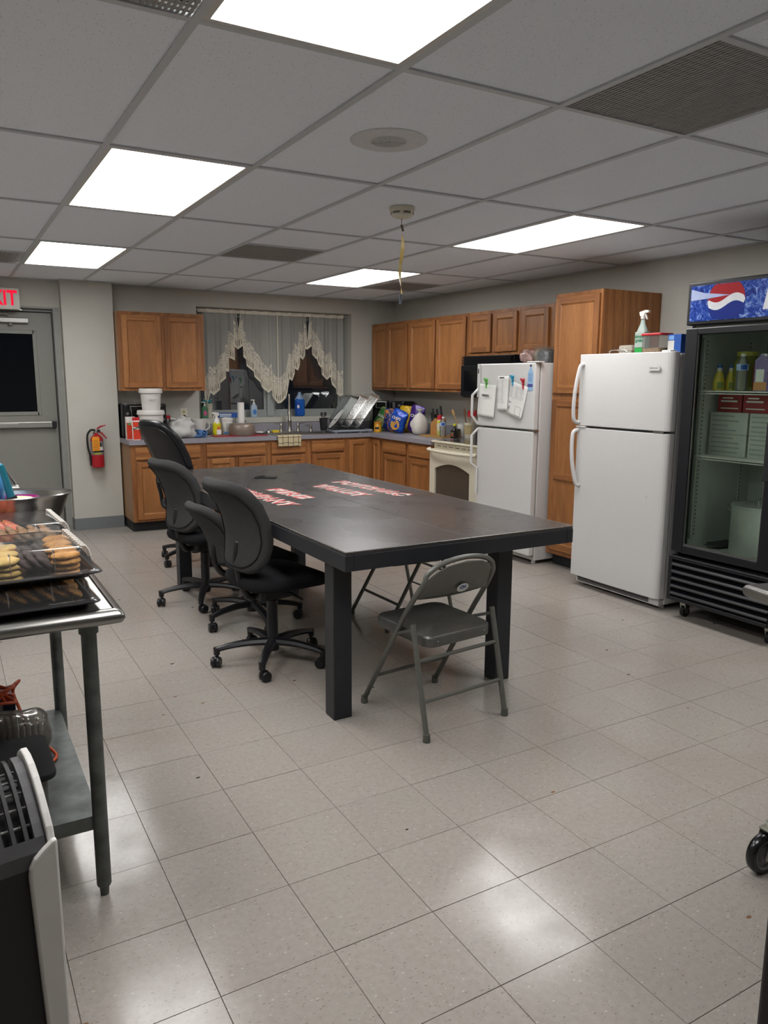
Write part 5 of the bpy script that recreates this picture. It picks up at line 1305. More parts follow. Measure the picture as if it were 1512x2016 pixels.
t = thing('spice_jar', 'small dark spice jar behind the water bottle', 'jar', (4.53, 6.40, Z)); MB().lathe([(.024, 0), (.024, .07)], 18).obj('jar_body', mat('spice', '6a4a2e', .3), t, smooth='auto'); MB().lathe([(.025, .0705), (.025, .09)], 18).obj('lid', m_black, t)
# ================================================================ ON THE REFRIGERATORS
FX1 = 3.985; RF = lambda y, z, dx=0: frame((FX1-dx, y, z), (0, -1, 0), (0, 0, 1))
def sheet(nm, label, yc, zc, w, h, rot=0, mtl=None, cat='paper'):
    t = thing(nm, label, cat, (FX1-.0065, yc, zc), RR)
    def s_(u, v): return ((u-.5)*w, -.001-.012*(1-v)**2*abs(math.sin(u*2.2)), (v-.5)*h)
    b = MB().grid(s_, 10, 12); b.xf(0, Matrix.Rotation(rot, 4, 'Y')); b.obj('sheet', mtl or m_paper, t, smooth=True, solid=.0006); return t
def lines(t, xs, rot, m, name='printed_line'):
    b = MB()
    for x0, x1, z, h in xs: b.box(x0, x1, -.0165, -.0160, z-h/2, z+h/2)
    b.xf(0, Matrix.Rotation(rot, 4, 'Y')); o = b.obj(name, m, t); return o
t = sheet('payment_notice', 'white sheet with a payment app name held by a green clip', 5.215, 1.296, .235, .27, R_(3))
text('venmo', .036, m_ink, frame((.0, -.0155, .045), (1, 0, -.05), (.05, 0, 1)), t, 'lettering', .0003, .0012)
t = sheet('paper_list', 'printed list sheet hanging between the green and blue clips', 5.00, 1.36, .14, .275, 0)
r2 = random.Random(3)
lines(t, [(-.03, .03, .125, .010)], 0, m_ink); lines(t, [(x, x+r2.uniform(.02, .035), .10-k*.0115, .0025) for k in range(16) for x in (-.06, -.005)], 0, m_inkg)
t = sheet('paper_notice', 'tilted notice sheet held by the blue and red clips', 4.825, 1.31, .21, .26, R_(14))
lines(t, [(x, x+r2.uniform(.03, .055), .10-k*.012, .0025) for k in range(8) for x in (-.09, -.02, .04)], R_(14), m_inkg)
lines(t, [(-.075, -.045, -.03, .012), (-.07, -.05, -.075, .028), (-.035, -.02, .006, .003)], R_(14), m_inkg); b = MB(); b.box(.015, .085, -.0165, -.016, -.115, -.112); b.box(.015, .085, -.0165, -.016, -.045, -.042); b.box(.015, .018, -.0165, -.016, -.112, -.045); b.box(.082, .085, -.0165, -.016, -.112, -.045); b.xf(0, Matrix.Rotation(R_(14), 4, 'Y')); b.obj('printed_box', m_inkg, t)
def clip(label, y, z, h, col):
    t = thing('magnetic_clip', label, 'clip', (FX1-.0215, y, z), RR); m = mat('clip_'+col, col, .35)
    b = MB(); b.tube([(-.004, 0, .012), (-.016, -.012, .045)], [.006, .009], 8); b.tube([(.006, 0, .012), (.020, -.012, .04)], [.006, .009], 8); b.obj('grip', m, t, smooth='auto')
    b = MB(); b.tube([(-.002, 0, .016), (.0, .0, -.038)], [.010, .005], 8); b.lathe([(.009, -.004), (.009, .004)], 10, c=(0, 0, 0)); b.obj('jaw', m, t, smooth='auto')
    MB().lathe([(.009, 0), (.009, .012)], 12).xf(0, frame((0, .006, .0), (1, 0, 0), (0, 0, 1))).xf(0, Matrix.Translation((0, 0, 0))).obj('magnet', m_blackm, t)
clip('green clip magnet holding the payment sheet', 5.205, 1.435, .09, '5bb044'); clip('blue clip magnet on the refrigerator door', 4.865, 1.46, .09, '1f8fb5'); clip('red clip magnet on the refrigerator door', 4.735, 1.435, .08, 'b5262f')
t = thing('bottle_magnet', 'flat light blue bottle-shaped magnet at the right side of the freezer door', 'magnet', (FX1-.0005, 4.675, 1.385), RR)
pr_ = [(.028, 0), (.032, .01), (.032, .125), (.024, .15), (.009, .172), (.009, .188)]
MB().prism([(-x, z) for x, z in pr_]+[(x, z) for x, z in reversed(pr_)], -.0015, 0, 'y').obj('magnet_sheet', mat('magnet_blue', '8fb2d2', .4, var=.05), t)
B(-.01, .01, -.0018, -.0002, .186, .20).obj('printed_cap', m_ink, t); B(-.031, .031, -.0021, -.0016, .03, .052).obj('printed_band', mat('band_blue', '4a4f8f', .5), t)
b = MB()
for k in range(5): b.box(-.02, .02, -.0021, -.0016, .075+k*.013, .079+k*.013)
b.obj('printed_line', mat('line_blue', '4f6f9f', .5), t)
ZF1 = 1.6015
t = thing('snack_bags', 'clear crinkled snack bag with pink trim on top of the older refrigerator', 'bag', (4.22, 4.99, ZF1))
MB().sq(.12, .14, .10, e1=.8, e2=.8, nu=24, nv=14, fn=lumpy(6, .45, 22)).obj('bag_film', mat('snack_film', '9b7f78', .25, var=.35, scale=30, bump=.8), t, smooth=True).location = (0, 0, .052)
t = thing('brown_bag', 'tan crumpled bag between the snack bag and the clear tub', 'bag', (4.26, 4.88, ZF1)); MB().sq(.12, .12, .11, e1=.8, e2=.8, nu=24, nv=14, fn=lumpy(16, .4, 20)).obj('bag_film', mat('tan_film', '8a7a66', .35, var=.25, scale=30, bump=.8), t, smooth=True).location = (0, 0, .055)
t = thing('clear_tub', 'clear plastic tub of foil-grey contents on top of the older refrigerator', 'tub', (4.22, 4.75, ZF1))
MB().prism(rrect(-.085, .085, -.075, .075, .02), 0, .115).obj('tub_body', m_clearp, t); MB().prism(rrect(-.092, .092, -.082, .082, .02), .1155, .125).obj('lid', m_clearp, t)
MB().sq(.15, .13, .10, e1=.6, e2=.5, fn=lumpy(2, .12, 50)).obj('contents', mat('grey_contents', '6f7377', .5, var=.5, scale=70, bump=.8), t, smooth=True).location = (0, 0, .054)
ZF2 = 1.6365; 
t = thing('spray_bottle', 'tall clear spray bottle with green cleaner on the newer refrigerator', 'spray bottle', (4.06, 3.66, ZF2), RR)
MB().prism(rrect(-.042, .042, -.027, .027, .012), 0, .045).obj('green_cleaner', clear('green_cleaner', '5fbf6a', .2, .05, .7, '3fae58'), t)
MB().prism(rrect(-.043, .043, -.028, .028, .012), .0455, .15).obj('bottle', clear('frosted_bottle', 'dfe8e2', .2, .1, .6, 'b7c6be'), t, bevel=.006)
MB().lathe([(.042, .15), (.036, .165), (.02, .20), (.0145, .225), (.014, .232)], 22, sy=.65).obj('shoulder', clear('frosted_bottle', 'dfe8e2', .2, .1, .6, 'b7c6be'), t, smooth='auto'); MB().lathe([(.016, .232), (.015, .252)], 16).obj('collar', m_wh, t)
trigger(t, .250, m_wh, .95, 1); m_sg = mat('print_green', '1c6a4a', .5)
text('simple', .030, m_sg, FRONT(.004, -.0295, .118), t, 'lettering', .0003, .0008); text('green', .030, m_sg, FRONT(.004, -.0295, .093), t, 'lettering', .0003, .0008)
t = thing('orange_bottle', 'orange and white bottle half hidden behind the green spray bottle', 'bottle', (4.12, 3.735, ZF2))
MB().lathe([(.03, 0), (.03, .09), (.028, .10)], 20, sy=.8).obj('bottle_body', mat('bottle_white', 'cfcac0', .4), t, smooth='auto'); MB().lathe([(.0285, .10), (.012, .15), (.010, .165)], 20).obj('cap', mat('cap_orange', 'c9853a', .4), t, smooth='auto'); MB().lathe([(.031, .005), (.031, .035)], 20, sy=.8, cap=False).obj('label', mat('label_orange2', 'c2682c', .5), t)
t = thing('egg_carton', 'grey pulp egg carton on top of the newer refrigerator', 'egg carton', (4.16, 3.84, ZF2))
b = MB(); b.prism([(-.05, .0), (.05, 0), (.062, .035), (.055, .07), (-.055, .07), (-.062, .035)], -.06, .05, 'x'); b.obj('carton', mat('pulp_grey', '9d968a', .9, var=.1, scale=60, bump=.4), t, bevel=.008); B(-.065, .055, -.066, .066, .033, .038).obj('rim', mat('pulp_grey', '9d968a', .9), t)
t = thing('wire_handle', 'chrome wire rack handle lying in front of the egg carton', 'rack', (4.0, 3.76, ZF2))
MB().tube(sm([(0, .13, .004), (0, .115, .03), (0, .06, .036), (0, -.02, .03), (.0, -.04, .004)], 5), .004, 8).obj('wire_loop', m_chrome, t, smooth=True); MB().tube([(.06, .13, .004), (0, .13, .004), (0, -.04, .004), (.06, -.04, .004)], .003, 6).obj('wire_base', m_chrome, t)
t = thing('pasta_container', 'clear container with a red lid and dry pasta on the newer refrigerator', 'container', (4.02, 3.50, ZF2))
MB().prism(rrect(-.06, .06, -.078, .078, .02), .001, .115).obj('tub_body', m_clearp, t); MB().prism(rrect(-.066, .066, -.084, .084, .02), .1155, .13).obj('lid', m_red, t, bevel=.004)
o = MB().prism(rrect(-.056, .056, -.074, .074, .018), .004, .038).obj('pasta', mat('pasta_bits', 'a8895f', .7, var=.6, scale=110, bump=1), t)
t = thing('blue_box', 'blue and white box beside the red-lidded container, next to the cooler', 'box', (4.06, 3.355, ZF2), RR)
B(-.05, .05, -.05, .05, 0, .118).obj('carton', m_blu, t, bevel=.001); lab(t, m_lblw, -.049, -.001, .004, .08, -.0502); lab(t, mat('carton_light_blue', '7aa4d8', .5), -.045, -.005, .085, .11, -.0502)
# ================================================================ INSIDE THE COOLER
ZC = 1.4135; CGX = 3.885
def xy(x, y): return (CGX+y, 3.175-x)
def squeeze(label, x, y, z, m, capm, h=.15, r=.032, grp=None):
    X, Y = xy(x, y); t = thing('squeeze_bottle', label, 'bottle', (X, Y, z), 0, grp)
    MB().lathe([(r*.95, 0), (r, .004), (r, h*.35), (r*.8, h*.55), (r*.45, h*.75)], 20).obj('bottle', m, t, smooth='auto'); MB().lathe([(r*.5, h*.75), (r*.45, h*.88)], 16).obj('collar', m_wh, t); MB().lathe([(r*.47, h*.8805), (r*.40, h)], 16).obj('cap', capm, t)
    wrap(t, mat('olive_label', '7a8a4a', .5), [(r+.0006, h*.06), (r+.0006, h*.32)], 200, 270)
m_must = mat('mustard_yellow', 'c9b23c', .35)
squeeze('yellow mustard squeeze bottle at the left of the cooler shelf', .135, .16, ZC, m_must, m_blu); squeeze('second yellow mustard bottle behind the first in the cooler', .165, .23, ZC, m_must, m_blu)
X, Y = xy(.235, .27); t = thing('pickle_jar', 'large jar of yellow pickles with a green lid in the cooler', 'jar', (X, Y, ZC))
MB().lathe([(.07, 0), (.075, .01), (.075, .16), (.055, .195), (.055, .20)], 28).obj('jar_glass', clear('pickle_glass', 'cfd0a0', .25, .03, .6, '8f8f4a'), t, smooth='auto'); MB().lathe([(.058, .2005), (.058, .225)], 24).obj('lid', mat('lid_yellow', 'a8a23a', .4), t)
X, Y = xy(.30, .14); waterbottle('clear water bottle standing on the cooler shelf', (X, Y, ZC), .21)
X, Y = xy(.365, .2); t = thing('red_bottle', 'tall red bottle beside the water bottle in the cooler', 'bottle', (X, Y, ZC)); MB().lathe([(.03, 0), (.031, .15), (.02, .155)], 20).obj('bottle_body', mat('ketchup_red', '8f2c26', .35), t, smooth='auto'); MB().lathe([(.018, .1555), (.016, .175)], 16).obj('cap', m_red, t)
X, Y = xy(.445, .14); t = thing('creamer_carton', 'purple and white creamer carton at the right of the cooler shelf', 'carton', (X, Y, ZC), RR)
MB().prism([(-.04, 0), (.04, 0), (.04, .17), (0, .205), (-.04, .17)], -.04, .04, 'y').obj('carton_body', mat('carton_purple', '7a6a92', .5, var=.2), t); lab(t, mat('carton_orange', 'c28a55', .5), -.039, .039, .004, .05, -.0402); B(-.03, .02, -.0412, -.0402, .05, .12).obj('picture', m_lblw, t); MB().lathe([(.016, 0), (.016, .02)], 16).xf(0, Matrix.Translation((0, -.022, .185))).obj('cap', m_wh, t)
t = thing('green_notice', 'small green card taped high on the back inside the cooler', 'card', (CGX+DC-.073, 3.175-.30, 1.62), RR); B(-.06, .06, -.001, 0, -.07, .09).obj('card_sheet', mat('card_green', '3d6f5c', .7), t)
t = thing('white_notice', 'pale printed card beside the green card inside the cooler', 'card', (CGX+DC-.073, 3.175-.16, 1.66), RR); B(-.06, .06, -.001, 0, -.08, .06).obj('card_sheet', mat('card_pale', '8f9894', .7), t)
for k in range(3):
    X, Y = xy(.17+k*.17, .33); t = thing('red_carton', ['left', 'middle', 'right'][k]+' red printed carton hanging under the top cooler shelf row', 'carton', (X, Y, 1.284), RR)
    B(-.08, .08, -.10, .10, 0, .105).obj('carton_body', mat('carton_red', '8a2a2c', .5, var=.15, scale=20), t, bevel=.001); b = MB(); b.box(-.06, .05, -.1010, -.1002, .06, .07); b.box(-.05, .02, -.1010, -.1002, .08, .088); b.box(-.06, .06, -.1010, -.1002, .02, .026); b.obj('printed_line', m_lblw, t)
for k in range(2):
    for j in range(2):
        X, Y = xy(.20+k*.265, .33); t = thing('white_carton', ['lower ', 'upper '][j]+['left', 'right'][k]+' pale carton in the pile on the middle cooler shelf', 'carton', (X, Y, 1.0235+j*.1305), RR)
        B(-.125, .125, -.14, .14, 0, .129).obj('carton_body', mat('carton_pale', 'a9aaa2', .6, var=.12, scale=9), t, bevel=.001); b = MB()
        for q in range(4): b.box(-.11, -.11+r2.uniform(.08, .2), -.1410, -.1402, .02+q*.028, .028+q*.028)
        b.obj('printed_line', m_inkg, t)
X, Y = xy(.385, .31); t = thing('stock_pot', 'large aluminium stock pot with lid at the bottom of the cooler', 'stock pot', (X, Y, .4415))
m_alp = mat('pot_aluminium', 'c4c5c0', .42, .6, var=.12, scale=8)
MB().lathe([(.155, 0), (.165, .012), (.165, .285), (.171, .288), (.171, .294), (.160, .294)], 44).obj('pot_body', m_alp, t, smooth='auto')
MB().lathe([(.168, .2945), (.168, .30), (.12, .305), (0, .309)], 44, cap=False).obj('lid', m_alp, t, smooth='auto')
MB().tube(sm([(-.03, 0, .309), (-.03, 0, .335), (.03, 0, .335), (.03, 0, .309)], 4), .005, 8).obj('lid_handle', m_chrome, t)
for s_ in (-1, 1): MB().tube(sm([(-.02, s_*.165, .20), (-.02, s_*.185, .235), (-.03, s_*.215, .265), (.03, s_*.215, .265), (.02, s_*.185, .235), (.02, s_*.165, .20)], 4), .005, 8).obj('handle', m_chrome, t)
X, Y = xy(.14, .30); t = tag(MB().sq(.22, .10, .03, e1=.8, fn=lumpy(4, .4, 30)).obj('crumpled_wrap', mat('dark_debris', '3e3c38', .8, var=.3, scale=60)), 'dark crumpled wrapper on the floor of the cooler', 'wrapper', None, (X, Y, .459))
# ================================================================ FIRE EXTINGUISHER
t = thing('fire_extinguisher', 'red fire extinguisher with an orange tag hanging on the pillar', 'fire extinguisher', (1.272, 7.775, .615))
m_fr_ = mat('extinguisher_red', '9e1822', .3, var=.03)
MB().lathe([(.052, 0), (.060, .008), (.060, .265), (.052, .29), (.028, .312), (.018, .318), (.018, .33)], 32).obj('cylinder', m_fr_, t, smooth='auto')
wrap(t, mat('extinguisher_label', '77787a', .4, var=.1), [(.0606, .125), (.0606, .255)], 190, 340); b = MB()
for (z0, z1, a0, a1, ) in ((.205, .238, 225, 300), (.15, .165, 225, 330)): wrap(t, m_ink, [(.0611, z0), (.0611, z1)], a0, a1, 'label_panel')
wrap(t, m_lblw, [(.0611, .168), (.0611, .20)], 225, 320, 'label_panel'); wrap(t, mat('label_lime', '9aa03a', .5), [(.0611, .13), (.0611, .146)], 225, 300, 'label_panel')
MB().lathe([(.014, .33), (.016, .36), (.012, .372)], 14).obj('valve', m_steel, t, smooth='auto')
MB().tube([(.0, 0, .365), (.035, -.02, .392), (.085, -.02, .405)], [.008, .009, .005], 8).obj('carry_handle', m_fr_, t, smooth='auto')
MB().tube([(.0, 0, .352), (.045, -.02, .33), (.09, -.02, .275)], [.008, .009, .006], 8).obj('lever', m_fr_, t, smooth='auto')
MB().lathe([(.013, 0), (.013, .014)], 14).xf(0, FRONT(.02, -.016, .352)).obj('gauge', m_blackm, t)
MB().tube(sm([(-.01, 0, .355), (-.05, -.01, .36), (-.085, -.015, .31), (-.085, -.015, .2), (-.07, -.01, .12), (-.062, -.005, .02)], 6), .010, 8).obj('hose', m_blackm, t, smooth=True)
MB().tube([(-.066, -.007, .10), (-.060, -.004, .03)], .013, 10).obj('nozzle', m_black, t)
b = MB(); b.prism([(-.055, .165), (.012, .165), (.012, .29), (.005, .30), (-.048, .30), (-.055, .29)], -.078, -.077, 'y'); b.obj('inspection_tag', mat('tag_orange', 'd98a12', .6), t)
b = MB()
for k in range(6): b.box(-.045, .002, -.0786, -.078, .18+k*.016, .184+k*.016)
b.obj('printed_line', mat('tag_print', '7a4a10', .7), t)
B(-.02, .02, .058, .074, .22, .34).obj('wall_bracket', m_steel, t)
# ================================================================ STEEL WORK TABLE WITH COOKIE TRAYS
ZT = .862
m_ss = mat('worktop_stainless', '8f8e8a', .3, 1, var=.08, scale=6); m_galv = mat('galvanised', '5f6361', .5, .7, var=.35, scale=14)
def worktable(label, loc, w, d, nm='steel_work_table', shelf=True, back=.085):
    t = thing(nm, label, 'table', loc)
    b = MB(); b.box(-w+.0, 0-.03, .03, d-.03, ZT-.012, ZT); 
    b.obj('table_top', m_ss, t)
    b = MB(); pts = [(-w, .0), (0, .0), (0, d), (-w, d)]
    # rolled bull-nose edge: stadium section swept round the top
    sec = [(.0, 0), (-.012, -.002), (-.022, -.012), (-.024, -.024), (-.018, -.036), (-.004, -.041), (.012, -.038)]
    def ring(off, dz): return [(-w-off*-1 if False else x, y, z) for x, y, z in [(-w+.03+off*1, .03+off, ZT+dz), (-.03-off, .03+off, ZT+dz), (-.03-off, d-.03-off, ZT+dz), (-w+.03+off, d-.03-off, ZT+dz)]]
    R0 = []
    for o_, z_ in sec:
        k = (o_)
        rr_ = rrect(-w+.03+k-.006, -.03-k+.006, .03+k-.006, d-.03-k+.006, .012, 4); R0.append([(x, y, ZT+z_) for x, y in rr_])
    n = len(R0[0])
    for r__ in R0: b.v += r__
    for j in range(len(R0)-1):
        for i in range(n): b.face((j*n+i, j*n+(i+1) % n, (j+1)*n+(i+1) % n, (j+1)*n+i))
    b.obj('rolled_edge', m_ss, t, smooth=True)
    for x in (-.085, -w+.085):
        for y in (.085, d-back):
            b = MB(); b.lathe([(.012, 0), (.014, .03)], 14, c=(x, y, 0)); b.lathe([(.019, .03), (.0205, .035), (.0205, ZT-.075)], 18, c=(x, y, 0)); b.lathe([(.026, ZT-.075), (.026, ZT-.036)], 18, c=(x, y, 0)); b.obj('leg', m_galv, t, smooth='auto')
    if shelf:
        b = MB(); b.box(-w+.088, -.088, .088, d-back, .243, .247); b.box(-w+.088, -.088, .088, .092, .205, .243); b.box(-w+.088, -.088, d-back-.004, d-back, .205, .243); b.box(-.092, -.088, .092, d-back-.004, .205, .243); b.obj('lower_shelf', m_galv, t)
    return t
WT = worktable('stainless steel work table holding the cookie trays at the left', (.383, 2.045, 0), 1.5, 1.12, back=.215)
worktable('far stainless steel work table beyond the mixing bowl, by the door', (.36, 4.80, 0), 1.5, .76)
# trays of cookies
m_trayb = mat('tray_black', '121013', .25); m_lid = clear('tray_lid', 'fbfaf8', .16, .04, .03)
m_rib2 = clear('lid_crease', 'f8f6f4', .35, .05, .06)
m_rib = clear('tray_rib', 'f4f2ee', .35, .08, .75, 'e6e2da')
def cookiemat(nm, a, b_, sp='3a2418', th=.72):
    s = N(nm); v = s.coord((1, 1, 1)); f = s.noise(v, 40, 4); g_ = s.noise(v, 85, 2)
    c = s.ramp(f, [(.35, hexc(a)), (.65, hexc(b_))]); c = s.mix(s.ramp(g_, [(th-.04, (0, 0, 0)), (th, (1, 1, 1))]), c, hexc(sp)); s.set(c, .75); s.bump(f, .8, .004); return s.m
k_gold = cookiemat('golden_cookie', '9c6a2e', 'c08c46', th=.74); k_pale = cookiemat('pale_cookie', 'b09350', 'c9ad6c', 'a0854a', .8); k_choc = cookiemat('chocolate_cookie', '2a1c1a', '3a2a28', '1a1010', .7); k_pink = cookiemat('iced_cookie', 'c25a44', 'd4735a', 'b0a040', .66); k_tan = cookiemat('tan_cookie', '7d5f40', '94744e', '5a3c28', .62)
CK = {}
def cookie(m, label, loc, rot, grp, r=.038, h=.014):
    key = (m.name, round(r, 3))
    if key not in CK:
        b = MB(); b.lathe([(0, 0), (r*.85, 0), (r, h*.25), (r*.98, h*.6), (r*.8, h*.9), (r*.4, h), (0, h*1.03)], 22, cap=False)
        rr2 = random.Random(len(CK)+5)
        for i, v in enumerate(b.v):
            a = math.atan2(v[1], v[0]); q = 1+.04*math.sin(3*a+1)+.025*math.sin(7*a); b.v[i] = (v[0]*q, v[1]*q, v[2]+.0015*math.sin(5*a)*(v[2] > .006))
        o = b.obj('cookie', m, None, smooth=True); CK[key] = o.data
    else:
        o = bpy.data.objects.new('cookie', CK[key]); COL.objects.link(o)
    o.location = loc; o.rotation_euler = rot; o['label'] = label; o['category'] = 'cookie'; o['group'] = grp
def tray(label, loc, w, d, h, ribs=True):
    t = thing('cookie_tray', label, 'tray', loc, R_(2.5), 'plastic trays of cookies')
    o = rrect(-w, 0, 0, d, .03, 5); i_ = rrect(-w+.02, -.02, .02, d-.02, .025, 5); n = len(o)
    b = MB(); b.v += [(x, y, .016) for x, y in o]+[(x, y, .020) for x, y in i_]+[(x, y, .001) for x, y in rrect(-w+.03, -.03, .03, d-.03, .02, 5)]
    for j in range(2):
        for i in range(n): b.face((j*n+i, j*n+(i+1) % n, (j+1)*n+(i+1) % n, (j+1)*n+i))
    b.face([2*n+i for i in range(n)]); b.obj('tray_base', m_trayb, t, smooth='auto')
    l = MB(); rings = [(0, .019), (.004, .0225), (.017, .0235), (.020, .028), (.030, h-.010), (.036, h-.002), (.044, h)]
    for ins, z in rings: l.v += [(x, y, z) for x, y in rrect(-w+ins, -ins, ins, d-ins, .028, 5)]
    for j in range(len(rings)-1):
        for i in range(n): l.face((j*n+i, j*n+(i+1) % n, (j+1)*n+(i+1) % n, (j+1)*n+i))
    l.face([(len(rings)-1)*n+i for i in range(n)]); lo = l.obj('lid', m_lid, t, smooth='auto')
    r = MB()
    for k in range(10):
        y = .06+k*.028; r.tube([(-.050, y, h+.001), (-.036, y, h-.001), (-.029, y, h-.012), (-.024, y, h-.030)], .0042, 5)
    r.obj('lid_rib', m_rib, lo)['kind'] = 'stuff'
    for k in range(4): x = -.12-k*.105; MB().tube([(x, .047, h+.001), (x, .036, h-.002), (x, .029, h-.012), (x, .022, .030)], .0022, 5).obj('lid_crease', m_rib2, lo)
    return t
TW, TD = .52, .37; TX = .345
tray('bottom cookie tray, black base and clear lid, on the steel table edge', (TX-.012, 2.085, ZT+.001), TW, TD, .074)
tray('upper near tray of mixed cookies stacked on the bottom tray', (TX, 2.10, ZT+.078), TW, TD, .082)
tray('far lower tray of cookies behind the near stack', (TX-.012, 2.50, ZT+.001), TW, TD, .074)
tray('far upper tray with the pink iced cookies', (TX, 2.50, ZT+.078), TW, TD, .082)
ROW = {}
def rowx(z, y, x0, n, dx, m, kind, where, rowname, gp, tilt=52, r=.038):
    for k in range(n): cookie(m, '%s, %s from the right in the %s row of the %s' % (kind, ORD[k], rowname, where), (x0-k*dx+rnd.uniform(-.003, .003), y+rnd.uniform(-.004, .004), z+.006), (rnd.uniform(-.06, .06), R_(tilt+rnd.uniform(-5, 5)), 0), gp, r)
def stack(z, x, y, n, m, kind, where, gp, r=.038, flat=.0155):
    for k in range(n): cookie(m, '%s, %s up in the %s' % (kind, ORD[k], where), (x+rnd.uniform(-.004, .004), y+rnd.uniform(-.004, .004), z+k*flat), (rnd.uniform(-.04, .04), rnd.uniform(-.04, .04), rnd.uniform(0, 6)), gp, r)
RN = ('front', 'middle', 'back')
for jj, y in enumerate((.075, .16, .245)):
    rowx(ZT+.032, 2.09+y, TX-.085, 12, .034, k_gold, 'leaning golden cookie', 'near bottom tray', RN[jj], 'golden cookies in the bottom tray', 38)
zt_ = ZT+.082
for jj, y in enumerate((.078, .158, .238, .31)):
    stack(zt_, TX-.085, 2.10+y, 4, k_gold, 'golden cookie', '%s right-end stack, near upper tray' % ORD[jj], 'golden cookies in the upper near tray')
for jj, y in enumerate((.078, .16, .245)):
    stack(zt_, TX-.325, 2.10+y, 3, k_pale, 'pale cookie', '%s left-end outer stack, near upper tray' % RN[jj], 'pale cookies in the upper near tray', .042); stack(zt_, TX-.238, 2.10+y, 4, k_pale, 'pale cookie', '%s left-end inner stack, near upper tray' % RN[jj], 'pale cookies in the upper near tray', .042)
for jj, y in enumerate((.09, .17, .25)): rowx(zt_+.022, 2.10+y, TX-.135, 3, .026, k_choc, 'dark chocolate cookie', 'near upper tray', RN[jj], 'chocolate cookies in the upper near tray', 40, .034)
for jj, y in enumerate((.09, .17)): rowx(ZT+.105, 2.50+y, TX-.085, 12, .03, k_tan, 'leaning tan cookie', 'far upper tray', RN[jj], 'tan cookies in the far upper tray', 36, .034)
for jj, y in enumerate((.25, .31)): rowx(ZT+.105, 2.50+y, TX-.17, 8, .03, k_pink, 'pink iced cookie', 'far upper tray', ('nearer', 'farther')[jj], 'pink iced cookies in the far upper tray', 36, .034)
for jj, y in enumerate((.08, .17, .26)): rowx(ZT+.032, 2.50+y, TX-.085, 8, .036, k_gold, 'leaning golden cookie', 'far lower tray', RN[jj], 'golden cookies in the far lower tray', 38)
tag(B(-.045, .045, -.02, .02, 0, .0005).obj('price_label', m_lblw), 'small white sticker on the lid of the upper near tray', 'sticker', None, (TX-.32, 2.455, ZT+.1615))
# mixing bowl, magenta bowl and utensils
BW = (.172, 3.05)
t = thing('mixing_bowl', 'large tilted stainless mixing bowl behind the cookie trays', 'bowl', (BW[0], BW[1], ZT+.006))
pr_b = [(.06, 0), (.10, .004), (.155, .045), (.19, .105), (.212, .165), (.224, .182), (.229, .182), (.227, .186), (.212, .178), (.186, .108), (.150, .05), (.10, .010), (0, .006)]
b = MB(); b.lathe([(0, 0)]+pr_b, 56, cap=False); b.xf(0, Matrix.Rotation(R_(-3), 4, 'X')); b.obj('bowl_body', mat('bowl_steel', 'b5b3af', .22, 1, var=.04), t, smooth='auto')
t = thing('magenta_bowl', 'magenta plastic bowl sitting inside the mixing bowl', 'bowl', (BW[0]-.03, BW[1]-.01, ZT+.078))
m_mag = clear('magenta_plastic', 'c04a9c', .15, .15, .8, '9a2d7c')
b = MB(); b.lathe([(0, 0), (.07, 0), (.12, .06), (.142, .098), (.146, .10), (.140, .103), (.115, .062), (.066, .006), (0, .006)], 44, cap=False); b.xf(0, Matrix.Rotation(R_(-4), 4, 'X')); b.obj('bowl_body', m_mag, t, smooth='auto')
t = thing('cream_lid', 'cream lid lying in the magenta bowl', 'lid', (BW[0]+.06, BW[1]+.02, ZT+.165), R_(10)); MB().lathe([(0, 0), (.05, .0), (.053, .004), (.05, .008), (0, .010)], 32, cap=False).xf(0, Matrix.Rotation(R_(6), 4, 'Y')).obj('lid_disc', mat('cream_lid', 'c9b98c', .5), t, smooth='auto')
t = thing('teal_tongs', 'teal-handled steel serving utensil standing in the magenta bowl', 'utensil', (BW[0]+.035, BW[1]-.03, ZT+.10))
b = MB(); b.tube([(0.0, 0, .0), (-.012, 0, .07)], [.028, .016], 12); b.obj('steel_end', m_chrome, t, smooth='auto'); MB().tube([(-.012, 0, .07), (-.016, 0, .085)], .019, 12).obj('collar', m_blackm, t); MB().tube([(-.016, 0, .085), (-.04, -.005, .20)], [.014, .010], 10).obj('handle', mat('teal_plastic', '0f6f80', .35), t, smooth='auto')
t = thing('blue_bag', 'crumpled light blue plastic bag at the left edge above the bowl', 'bag', (BW[0]-.02, BW[1]+.04, ZT+.12))
MB().sq(.09, .08, .24, e1=.8, e2=.8, nu=24, nv=16, fn=lumpy(9, .35, 22)).obj('bag_film', mat('blue_film', '4f9bd0', .3, var=.15, scale=30, bump=.6), t, smooth=True).location = (-.02, .0, .10)
# ---- lower shelf
ZL = .2475
t = thing('dark_bin', 'black plastic bin lid on the lower shelf of the steel table', 'bin', (.10, 2.40, ZL))
m_binc = clear('bin_grey', 'a9aaa8', .2, .2, .7, '8a8b89')
MB().prism([(-.40, -.15), (.08, -.15), (.075, .10), (-.40, .10)], .001, .085).obj('bin_body', m_binc, t, bevel=.006)
b = MB(); b.prism(rrect(-.42, .105, -.17, .125, .035), .086, .105); b.prism(rrect(-.37, .05, -.12, .08, .03), .105, .115); b.obj('lid', m_blackm, t, bevel=.004)
t = thing('egg_crate', 'ribbed clear plastic pack on the lower shelf behind the black bin', 'package', (.13, 2.66, ZL))
b = MB(); b.sq(.20, .15, .13, e1=.6, e2=.6, fn=lumpy(21, .15, 14)); b.obj('plastic_film', clear('crinkle_film', 'e6e4e0', .3, .1, .25, 'b0aca4'), t, smooth=True).location = (.0, 0, .066)
m_rb = mat('ribbed_pack', 'a39a8c', .6, var=.2, scale=40)
